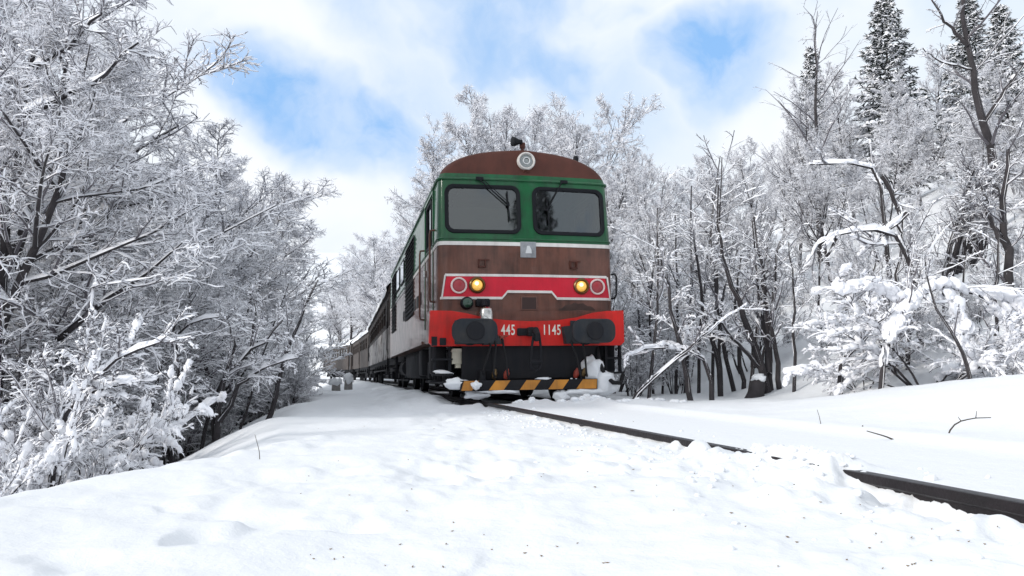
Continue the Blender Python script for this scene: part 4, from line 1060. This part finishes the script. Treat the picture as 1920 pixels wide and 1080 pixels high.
for i, (px, d, ty, k, w) in enumerate([(-120, 8, -60, 0, 1.1), (-160, 14, -200, 1, 1.1), (90, 19, 120, 3, 1.2), (-60, 13, 60, 2, 1.2), (270, 24, 270, 0, 1.2), (150, 17, 215, 2, 1.2), (395, 27, 330, 2, 1.3), (480, 32, 370, 0, 1.3), (550, 44, 470, 1, 1.4), (610, 55, 520, 3, 1.4), (20, 26, 180, 2, 1.3), (180, 32, 290, 1, 1.4), (330, 38, 360, 3, 1.5), (440, 45, 420, 2, 1.5), (620, 75, 560, 0, 1.4), (250, 11.5, 430, 2, 1.2), (420, 14.5, 440, 0, 1.2), (530, 20, 480, 2, 1.2), (60, 12, 330, 3, 1.3), (590, 29, 520, 1, 1.3)]):
    plant_px('bare_tree', BEECH[k], px, d, ty, 2.1 * i, KIND[k] + ' snow-covered tree in the woods on the falling slope left of the line', 'tree', 'woods on the falling slope', w, side=-1, max_px=590)
for i in range(34):
    px = -60 + 690 * ((i * .618 + .13) % 1); d = 6.5 + 12 * ((i * .377 + .2) % 1) + (max(px - 300, 0) / 330) * 10 + (2.2 if px < 330 else 0)
    ty = 560 + 190 * ((i * .731) % 1)
    plant_px('shrub', SHRUB[i % 4], px, d, ty, i * 1.3, SKIND[i % 4] + ' leafless snowy shrub in the undergrowth below the embankment shoulder', 'shrub', 'undergrowth below the embankment', 1.0 + .3 * ((i * .41) % 1), side=-1, max_px=625)
plant_px('snowy_bush', BUSH[0], 110, 6.4, 640, .4, 'bush bowed under thick snow clumps at the edge of the embankment', 'bush', None, .72, side=-1, max_px=330)
plant_px('snowy_bush', BUSH[1], -10, 5.6, 690, 2.0, 'low bush buried in snow clumps beside the thick-snowed bush on the embankment edge', 'bush', None, .72, side=-1, max_px=230)
plant_px('snowy_bush', BUSH[1], 230, 7.6, 690, 4.0, 'wide snow-clumped bush behind the embankment edge below the leaning sapling', 'bush', None, .75, side=-1, max_px=410)

# behind the train
for i, (px, d, ty, k, w) in enumerate([(1010, 33, 165, 0, 1.15), (905, 36, 172, 3, 1.0), (945, 40, 185, 1, 1.1), (1075, 35, 190, 2, 1.1), (815, 46, 290, 1, 1.0), (870, 42, 235, 0, 1.0), (800, 54, 330, 3, 1.1), (770, 66, 400, 0, 1.1), (735, 84, 430, 1, 1.5), (795, 62, 360, 2, 1.1), (720, 100, 430, 1, 1.6), (690, 118, 470, 2, 1.6), (660, 125, 500, 0, 1.6), (1125, 30, 270, 3, 1.2), (865, 55, 275, 2, 1.2), (640, 130, 530, 3, 1.8), (620, 140, 560, 1, 1.8), (980, 46, 190, 2, 1.3), (1050, 44, 190, 1, 1.2), (680, 140, 510, 0, 1.8)]):
    top2 = ['snow-frosted tree rising behind the locomotive roof', 'snow-frosted tree on the hillside behind the carriages'][0 if px > 830 and d < 50 else 1]
    plant_px('bare_tree', BEECH[k], px, d, ty, 1.9 * i + .3, KIND[k] + ' ' + top2, 'tree', 'trees behind the locomotive' if 'roof' in top2 else 'trees behind the carriages', w * .8, side=1)

# right of the line: thicket and hillside
for i, (px, d, ty, k, w) in enumerate([(1200, 20, 330, 3, .9), (1260, 24, 290, 0, .9), (1330, 22, 300, 1, .85), (1390, 26, 255, 2, .9), (1440, 21, 270, 3, .85), (1500, 25, 160, 1, .75), (1560, 20, 235, 0, .9), (1610, 27, 120, 3, .8), (1655, 20, 235, 2, .9), (1740, 23, 130, 0, .9), (1790, 30, 95, 3, .9), (1850, 18, 190, 1, .9), (1920, 20, 110, 2, .9), (1960, 16, 200, 0, 1.0), (2040, 18, 60, 1, 1.0), (1700, 34, 190, 1, 1.0), (1470, 36, 260, 0, 1.0), (1300, 36, 310, 2, 1.0), (1190, 34, 320, 1, 1.0), (1880, 30, 120, 0, 1.0), (1600, 40, 210, 2, 1.1), (1150, 17, 400, 3, .7), (1700, 16, 350, 3, .9), (1840, 14.5, 330, 2, .9), (1580, 15, 430, 1, .8)]):
    plant_px('bare_tree', BEECH[k], px, d, ty, 2.3 * i, KIND[k] + ' snow-dusted tree on the hillside right of the line', 'tree', 'trees on the hillside right of the line', w, side=1)
for i in range(27):
    px = 1140 + 840 * ((i * .618 + .31) % 1); d = 12.5 + 7.0 * ((i * .419 + .1) % 1) - max(px - 1500, 0) / 480 * 3.0 + (2.6 if px < 1520 else 0)
    ty = 430 + 190 * ((i * .577) % 1)
    plant_px('shrub', SHRUB[(i * 3 + 1) % 4], px, d, ty, i * 1.7, SKIND[(i * 3 + 1) % 4] + ' thin-stemmed snowy shrub in the thicket right of the locomotive', 'shrub', 'thicket right of the locomotive', .95, side=1)
for (px, d, ty, k, w, lb) in [(1692, 27, -5, 1, 1.0, 'tall dark fir with heavy snow on its boughs and a spire top'), (1848, 25, -10, 0, 1.0, 'dark snowy fir standing behind the tall bare tree'), (1912, 21, 10, 1, .9, 'snowy fir at the edge of the hillside wood, beyond the other firs'), (1543, 31, 85, 0, .75, 'slim small fir with sparse snow beside a bare pole-like tree')]:
    plant_px('fir_tree', FIR[k], px, d, ty, px * .01, lb, 'fir tree', None, w)
# firs standing behind the photographer, mirrored in the cab glass
for i, (x, y, h, lb) in enumerate([(11.5, -11, 17, 'tall fir mirrored in the right cab windscreen, beside a lower fir'), (14.2, -12, 16, 'lower fir mirrored in the right cab windscreen, beside a taller fir'), (6.0, -24, 16, 'far fir mirrored faintly in the left cab windscreen')]):
    plant('fir_tree', FIR[i % 2], x, y, h, i * 2.0, lb, 'fir tree')
plant_px('snowy_bush', BUSH[1], 1735, 10.2, 520, .9, 'twiggy bush beneath the arched snow-capped branches on the right bank', 'bush', None, 1.25)
plant_px('snowy_bush', BUSH[0], 1890, 9.4, 590, 2.9, 'bush of snow-caked branches behind the bank beside the arched bush', 'bush', None, 1.1)
plant_px('snowy_bush', BUSH[0], 1610, 11.5, 610, 5.2, 'low snow-caked bush between the stump and the arched bush', 'bush', None, .95)

# ------------------------------------------------------------------ stems that can be followed in the photograph
def resample(pts, n):
    pts = np.array([p[:] for p in pts], float); d = np.r_[0, np.cumsum(np.linalg.norm(np.diff(pts, axis=0), axis=1))]
    t = np.linspace(0, d[-1], n); return np.stack([np.interp(t, d, pts[:, i]) for i in range(3)], -1)
def stem_tree(name, lines, seed, label, cat, snow=1.0, twigs=(9, 9, 5), heavy=0.0, bark='bark', flat=.3, droop=.08):
    """lines: (list of (px, py, distance), base radius); first line starts in the ground"""
    rng = np.random.default_rng(seed); P0, R0 = [], []
    for pts, r in lines:
        q = [at_depth(*p) for p in pts]
        P = resample(q, 12); P[1:-1] += rng.normal(size=(10, 3)) * r * .35; P0.append(P); R0.append(np.linspace(1, .28, 12) * r)
    base = P0[0][0].copy(); g = tz(base[0], base[1])
    if base[2] > g - .05:
        P0[0][0][2] = g - .1
        P0[0] = resample(P0[0], 12)
    base = P0[0][0].copy()
    P0, R0 = np.array(P0) - base, np.array(R0)
    P1, R1 = sprout(rng, P0, R0, twigs[0], .25, 1., .33, (.5, 1.1), 5, up=.05, droop=droop, wob=.13, rk=.5, rmin=.006, spiral=True, tip=.5)
    P2, R2 = sprout(rng, P1, R1, twigs[1], .1, 1., .5, (.4, 1.0), 3, droop=droop, wob=.14, flat=flat, rmin=.005)
    P3, R3 = sprout(rng, P2, R2, twigs[2], .1, 1., .5, (.4, 1.0), 2, droop=.12, wob=.28, flat=flat, rmin=.003)
    sn = [snow_on(rng, P0, R0, .02 * snow, .05 * snow, 0), snow_on(rng, P1, R1, .013 * snow, .024 * snow), snow_on(rng, P2, R2, .009 * snow, .015 * snow), snow_on(rng, P3, R3, .006 * snow, .010 * snow, .1), blobs(rng, P1, R1, 30, .032 * snow, 2, 1.5)]
    if heavy: sn.append(blobs(rng, P0, R0, (130 if heavy > .06 else 60) * len(P0), heavy, 4 if heavy > .06 else 2, 1.4 if heavy > .06 else 2.2, .12, heavy * .5 if heavy > .06 else .004))
    pr = Proto(name, tubes(P0, R0, 8), joinVF([tubes(P1, R1, 4), tubes(P2, R2, 3), tubes(P3[:, ::2], R3[:, ::2], 3)]), joinVF(sn), 1, 1, bark)
    o = empty(name, base)
    for nm, me in (('trunk', pr.trunk), ('crown', pr.crown), ('snow', pr.snow)):
        c = bpy.data.objects.new(nm, me); col.objects.link(c); c.parent = o
    return tag(o, label, cat)
d = 8.6
stem_tree('bare_tree', [([(20, 420, d), (35, 231, d), (51, 153, d), (83, 60, d), (120, -10, d), (150, -80, d)], .075), ([(45, 190, d), (20, 120, d), (-20, 60, d)], .03), ([(60, 130, d), (130, 90, d - .3), (200, 10, d - .4)], .03), ([(38, 225, d), (110, 190, d - .3), (190, 150, d - .5), (260, 80, d - .5)], .035)], 101, 'leaning dark trunk with snowy limbs against the white cloud above the slope', 'tree', 1.2, (9, 7, 5))
d = 11.5
stem_tree('bare_tree', [([(120, 470, d), (157, 384, d), (190, 335, d), (218, 300, d), (282, 270, d), (335, 235, d)], .06), ([(160, 382, d), (231, 354, d), (296, 333, d), (350, 320, d)], .035), ([(190, 392, d), (225, 390, d), (290, 375, d), (330, 360, d)], .03)], 102, 'forked dark limb spreading flat snowy branches toward the gap of sky', 'tree', 1.1, (9, 7, 5))
d = 9.6
stem_tree('sapling', [([(405, 830, d), (408, 791, d), (420, 705, d), (466, 659, d), (505, 632, d), (530, 600, d)], .04), ([(418, 720, d), (440, 650, d), (425, 590, d)], .025), ([(412, 790, d), (450, 720, d), (490, 690, d), (560, 670, d)], .035), ([(470, 655, d), (480, 590, d), (470, 540, d)], .02)], 103, 'thin forked sapling with dark curved stems rising from below the embankment', 'sapling', 1.0)
d = 10.4
stem_tree('sapling', [([(322, 840, d), (327, 791, d), (335, 700, d), (325, 628, d), (350, 606, d), (420, 593, d)], .035), ([(335, 690, d), (310, 650, d), (290, 640, d)], .02)], 104, 'crooked thin sapling with one arm bent sideways below the embankment', 'sapling', 1.0)
stem_tree('fallen_branch', [([(265, 850, 8.6), (300, 818, 8.6), (355, 785, 8.8), (412, 748, 9.0)], .045)], 105, 'fallen branch carrying a ridge of snow among the undergrowth', 'branch', 1.3, (5, 4, 3), heavy=.045)
d = 6.4
stem_tree('sapling', [([(95, 850, d), (113, 783, d), (167, 721, d), (218, 670, d), (303, 640, d)], .035), ([(140, 750, d), (200, 725, d - .2), (290, 712, d - .3)], .02), ([(170, 718, d), (160, 640, d), (175, 590, d)], .02), ([(190, 700, d), (240, 660, d + .2), (260, 600, d + .3)], .02)], 106, 'sapling leaning out over the bushes with snow packed along its branches', 'sapling', .8, (11, 8, 6), heavy=.036)
# right side
d = 13.2
stem_tree('thin_tree', [([(1440, 716, d), (1426, 684, d), (1410, 630, d), (1393, 581, d), (1360, 500, d), (1345, 420, d)], .075), ([(1441, 700, d), (1437, 650, d + .1), (1430, 600, d + .2), (1426, 544, d + .3), (1440, 460, d + .3)], .055), ([(1425, 690, d), (1385, 645, d - .2), (1348, 606, d - .3), (1300, 560, d - .3)], .04)], 111, 'three dark stems rising together from beside the snowy stump', 'tree', 1.0)
d = 12.3
stem_tree('thin_tree', [([(1297, 750, d), (1290, 715, d), (1278, 655, d), (1262, 600, d), (1257, 560, d), (1240, 480, d)], .05)], 112, 'slender dark stem standing upright in the thicket before the leaning log', 'tree', 1.0)
stem_tree('thin_tree', [([(1334, 730, d), (1328, 690, d), (1311, 663, d), (1270, 650, d), (1215, 652, d), (1175, 668, d - .2)], .045)], 113, 'stem arched over to the snow by its white load', 'tree', 1.3, (6, 5, 3), heavy=.036)
d = 11.8
stem_tree('fallen_log', [([(1178, 752, d), (1230, 705, d), (1290, 655, d), (1344, 606, d + .4), (1400, 570, d + .8)], .036)], 114, 'leaning fallen log with a line of snow along its upper side', 'log', .55, (3, 3, 3), heavy=.02)
stem_tree('thin_tree', [([(1350, 700, 14), (1346, 680, 14), (1330, 620, 14), (1315, 540, 14), (1300, 430, 14)], .055)], 115, 'dark straight stem behind the leaning log', 'tree', .9)
stem_tree('leaning_branch', [([(1570, 700, 10.6), (1590, 668, 10.6), (1630, 622, 10.6), (1669, 585, 10.6), (1700, 545, 10.6)], .045), ([(1600, 690, 10.5), (1640, 640, 10.5), (1680, 600, 10.5)], .03)], 116, 'pair of leaning snowy branches propped against the arched bush', 'branch', 1.5, (5, 4, 3), heavy=.04)
stem_tree('thin_tree', [([(1823, 712, 9.2), (1805, 663, 9.2), (1785, 625, 9.2), (1760, 585, 9.3), (1745, 545, 9.3), (1735, 490, 9.3)], .026)], 117, 'single thin dark stem rising through the arched snowy bush', 'sapling', .7, (5, 3, 2))
d = 17.0
stem_tree('bare_tree', [([(1890, 470, d), (1862, 300, d), (1842, 225, d), (1828, 150, d), (1813, 104, d), (1806, 0, d), (1800, -60, d)], .12), ([(1814, 85, d), (1775, 45, d), (1742, -10, d)], .05), ([(1822, 130, d), (1760, 115, d), (1730, 90, d)], .03), ([(1845, 230, d), (1900, 150, d), (1960, 60, d)], .05)], 118, 'tall bare tree with a leaning dark trunk and few twigs between the firs', 'tree', .8, (7, 4, 3))
stem_tree('bare_tree', [([(1530, 320, 24), (1530, 250, 24), (1531, 150, 24), (1530, 45, 24)], .08)], 119, 'thin pole-like tree standing above the hillside thicket', 'tree', .6, (16, 4, 3))
stem_tree('snow_laden_branch', [([(1662, 330, 13), (1638, 312, 13), (1590, 306, 13), (1517, 308, 13)], .05), ([(1655, 330, 13), (1680, 380, 13), (1690, 460, 13)], .05)], 120, 'level branch loaded with a thick white roll of snow on the hillside', 'branch', 1.2, (4, 4, 3), heavy=.048)
stem_tree('snow_laden_branch', [([(1720, 520, 12), (1690, 450, 12), (1640, 432, 12), (1580, 436, 12), (1534, 450, 12), (1515, 490, 12)], .05), ([(1700, 400, 12), (1660, 440, 12), (1610, 480, 12)], .04)], 121, 'drooping branch loaded with thick snow above the arched bush', 'branch', 1.4, (6, 5, 4), heavy=.048)
stem_tree('vine_tangle', [([(1765 + 7 * k, 530 - 4 * k, 12.6 + .05 * k), (1775 + 8 * k, 470, 12.6), (1795 + 6 * k, 410, 12.6), (1825 + 5 * k - 8 * (k % 3), 330 + 6 * (k % 4), 12.6), (1800 + 14 * k, 300 + 9 * (k % 5), 12.4)], .022 + .012 * (k % 3)) for k in range(10)], 122, 'dark tangle of hanging vines around a trunk on the hillside', 'vines', .5, (12, 6, 3), droop=.25)
stem_tree('bare_tree', [([(1905, 640, 12), (1898, 560, 12), (1888, 480, 12), (1880, 380, 12), (1890, 280, 12)], .09), ([(1890, 470, 12), (1850, 400, 12), (1840, 330, 12)], .05)], 123, 'thick dark trunk beside the vine tangle behind the snowy bushes', 'tree', 1.0)

stem_tree('arched_bush', [([(1650, 735, 9.9), (1662, 640, 9.9), (1700, 570, 9.8), (1760, 535, 9.8), (1830, 548, 9.8), (1895, 600, 9.8)], .035), ([(1700, 570, 9.8), (1640, 535, 9.7), (1575, 545, 9.6)], .02), ([(1720, 555, 9.8), (1690, 590, 9.6), (1668, 640, 9.5)], .02), ([(1770, 540, 9.8), (1800, 600, 9.6), (1815, 680, 9.5)], .02), ([(1840, 550, 9.8), (1900, 560, 9.7), (1950, 610, 9.7)], .02)], 130, 'bush bent into an arch by a thick continuous cap of snow on the right bank', 'bush', 1.0, (6, 5, 4), heavy=.072)
# slim dark poles standing among the shrubs
rp = random.Random(12)
for i in range(22):
    px = 1215 + 290 * ((i * .618) % 1) if i < 15 else 1500 + 420 * ((i * .618) % 1); d = 12.6 + 4.5 * ((i * .377) % 1) - (px > 1500) * 1.5
    top = 480 - 190 * rp.random(); ln = rp.uniform(-35, 45); bd = rp.uniform(-25, 25)
    stem_tree('pole_tree', [([(px, 742 - 20 * (d - 12.6) / 4.5, d), (px + ln * .3 + bd * .6, 660, d), (px + ln * .65 + bd, 570, d), (px + ln, top, d)], rp.uniform(.028, .05))], 200 + i, ['straight', 'crooked', 'leaning'][0 if abs(bd) < 9 and abs(ln) < 20 else 1 if abs(bd) > 14 else 2] + ' thin dark pole-like tree among the thicket shrubs right of the line', 'tree', .75, (8, 5, 3))['group'] = 'thin poles in the thicket'
for i in range(9):
    px = 60 + 470 * ((i * .618 + .2) % 1); d = 9.5 + 7 * ((i * .37) % 1); ln = rp.uniform(20, 120); bd = rp.uniform(-15, 25)
    stem_tree('pole_tree', [([(px, 830, d), (px + ln * .3, 730, d), (px + ln * .6 + bd, 640, d), (px + ln, 560 - 120 * rp.random(), d)], rp.uniform(.022, .045))], 240 + i, ['slender', 'stout'][i % 2] + ' dark stem slanting up through the undergrowth below the embankment', 'tree', .8, (8, 6, 4))['group'] = 'dark stems below the embankment'
# stump
p = at_depth(1414, 716, 13.0); g = tz(p.x, p.y)
S = empty('tree_stump', (p.x, p.y, g - .05)); tag(S, 'short dark broken stump with a snow cap at the foot of the dark stems', 'stump')
m = MB(); prof = [(-.1, .22), (.04, .16), (.15, .13), (.30, .12), (.36, .09)]
m.lathe((0, 0, 0), (.25, .1, 1), prof, 12); m.build('trunk', 'bark', S)
o = lump('snow_cap', (.09, .03, .38), (.14, .13, .07), 5); o.parent = S

# ------------------------------------------------------------------ trackside posts
p = at_depth(634, 745, 30)
def post(px, depth, w, h, cap, label):
    p = at_depth(px, 730, depth); g = tz(p.x, p.y)
    o = empty('trackside_post', (p.x, p.y, g - .05), (0, 0, .3)); tag(o, label, 'post')
    m = MB(); m.prism([(-w, 0), (w, 0), (w * .9, h), (-w * .9, h)], -w * .8, w * .8); m.build('post', 'concrete', o)
    c = lump('snow_cap', (0, 0, h + cap * .2), (w * 1.45, w * 1.35, cap), 7 + px % 5); c.parent = o
post(630, 27.5, .15, .34, .16, 'squat concrete trackside post under a white snow cap')
post(653, 29.5, .15, .42, .26, 'trackside block almost hidden in a tall pile of snow')

# ------------------------------------------------------------------ twigs, clods and litter on the snow
def ground_px(px, py):
    r = px_ray(px, py); t = .5 * 1.008 ** np.arange(500)
    k = np.argmax(CAM_H + r.z * t < terrain(r.x * t, r.y * t)); t = float(t[k])
    return Vector((0, 0, CAM_H)) + r * t
def twig(pts, rad, label, name='dead_twig'):
    base = ground_px(*pts[0]); P = [Vector((0, 0, -.03))] + [at_depth(x, y, base.y) - base for x, y in pts[1:]]
    m = MB(); P2 = resample(P, 8); m.tube([Vector(q) for q in P2], [rad * (1 - .07 * i) for i in range(8)], 6)
    if len(pts) > 3:
        a, b = Vector(P2[5]), Vector(P2[6]); m.tube([a, a + Vector((.01, 0, .05))], [rad * .6, rad * .3], 5)
        a = Vector(P2[3]); m.tube([a, a + Vector((-.02, 0, .03))], [rad * .6, rad * .3], 5)
    o = m.build(name, 'bark_brown'); o.location = base; tag(o, label, 'twig'); return o
twig([(1776, 812), (1784, 800), (1800, 790), (1825, 784), (1858, 783)], .006, 'arched bramble twig poking out of the snow on the right bank')
twig([(1615, 800), (1617, 797), (1624, 812)], .005, 'short bent stalk in the snow beyond the rail, beside the bramble twig')
twig([(1540, 795), (1536, 780), (1532, 768)], .003, 'fine upright stalk in the snow between track and thicket')
twig([(488, 862), (486, 845), (478, 815)], .003, 'thin dry grass stalk on the embankment shoulder')
twig([(1690, 822), (1660, 818), (1625, 808)], .006, 'dark stick lying in the snow right of the track')
twig([(1275, 777), (1280, 776), (1286, 773)], .012, 'small dark bit of branch lying between the track and the thicket')
twig([(1858, 836), (1866, 836), (1900, 838)], .006, 'dark stick end on the snow near the bank foot')

# leaf and bark crumbs
rng = np.random.default_rng(77); V, F = [], []
n = 0
while n < 75:
    px, py = rng.uniform(560, 1900), 760 + 310 * rng.random() ** .8
    q = ground_px(px, py)
    u, s = track_us(np.array([q.x]), np.array([q.y]))
    if u[0] > -.95 and rng.random() > .1: continue
    a = rng.random() * 6.28; L = rng.uniform(.003, .0085) * (1 + .10 * q.y); w = L * rng.uniform(.18, .4); o = len(V)
    z = tz(q.x, q.y) + .0015; c, sn = math.cos(a), math.sin(a)
    for dx, dy, dz in ((-L, 0, .001), (0, -w, .002), (L, 0, .002), (0, w, .0005), (0, 0, -.002)): V.append((q.x + dx * c - dy * sn, q.y + dx * sn + dy * c, z + dz))
    F += [(o, o + 1, o + 2), (o, o + 2, o + 3), (o, o + 4, o + 1), (o + 1, o + 4, o + 2), (o + 2, o + 4, o + 3), (o + 3, o + 4, o)]; n += 1
o = link('leaf_litter', np_mesh('leaf_litter', np.array(V), np.array(F), ('dead_leaf',), smooth=False)); tag(o, 'scattered brown leaf and bark crumbs on the snow left of the rail', 'litter', kind='stuff')

# crumbled clods along the rail
def clods():
    rng = np.random.default_rng(9); Vs, Fs, o = [], [], 0
    bm = bmesh.new(); bmesh.ops.create_icosphere(bm, subdivisions=2, radius=1); B = np.array([v.co[:] for v in bm.verts]); T = np.array([[v.index for v in f.verts] for f in bm.faces]); bm.free()
    for i in range(420):
        s = rng.uniform(-9.7, -1.0); big = s < -6.0
        u = -.86 - abs(rng.normal()) * (.45 if big else .16)
        if rng.random() < .10: u = -.60 + rng.random() * .5
        if i < 60: s = rng.uniform(-8.25, -7.5); u = rng.normal() * .10 - .80
        if i > 340: s = rng.uniform(-.5, .3); u = rng.uniform(-.4, 2.2)
        x, y, _ = track_xy(s, u); r = rng.uniform(.005, .016) * (1.5 if rng.random() < .15 else 1) * (1 if big else .9)
        if i > 340: r = rng.uniform(.015, .05)
        k = 1 + .35 * np.stack([fbm(B[:, 0] * 1.7 + i, B[:, 1] * 1.7 + B[:, 2], i % 50, 3)] * 3, -1) * 1.8
        Vs.append(B * k * r * np.array([1.2, 1.1, .75]) + np.array([x, y, tz(x, y) + r * .05])); Fs.append(T + o); o += len(B)
    ob = link('snow_clods', np_mesh('snow_clods', np.vstack(Vs), np.vstack(Fs), ('lump_snow',))); tag(ob, 'crumbled white snow clods along the exposed rail', 'snow', kind='stuff')
clods()
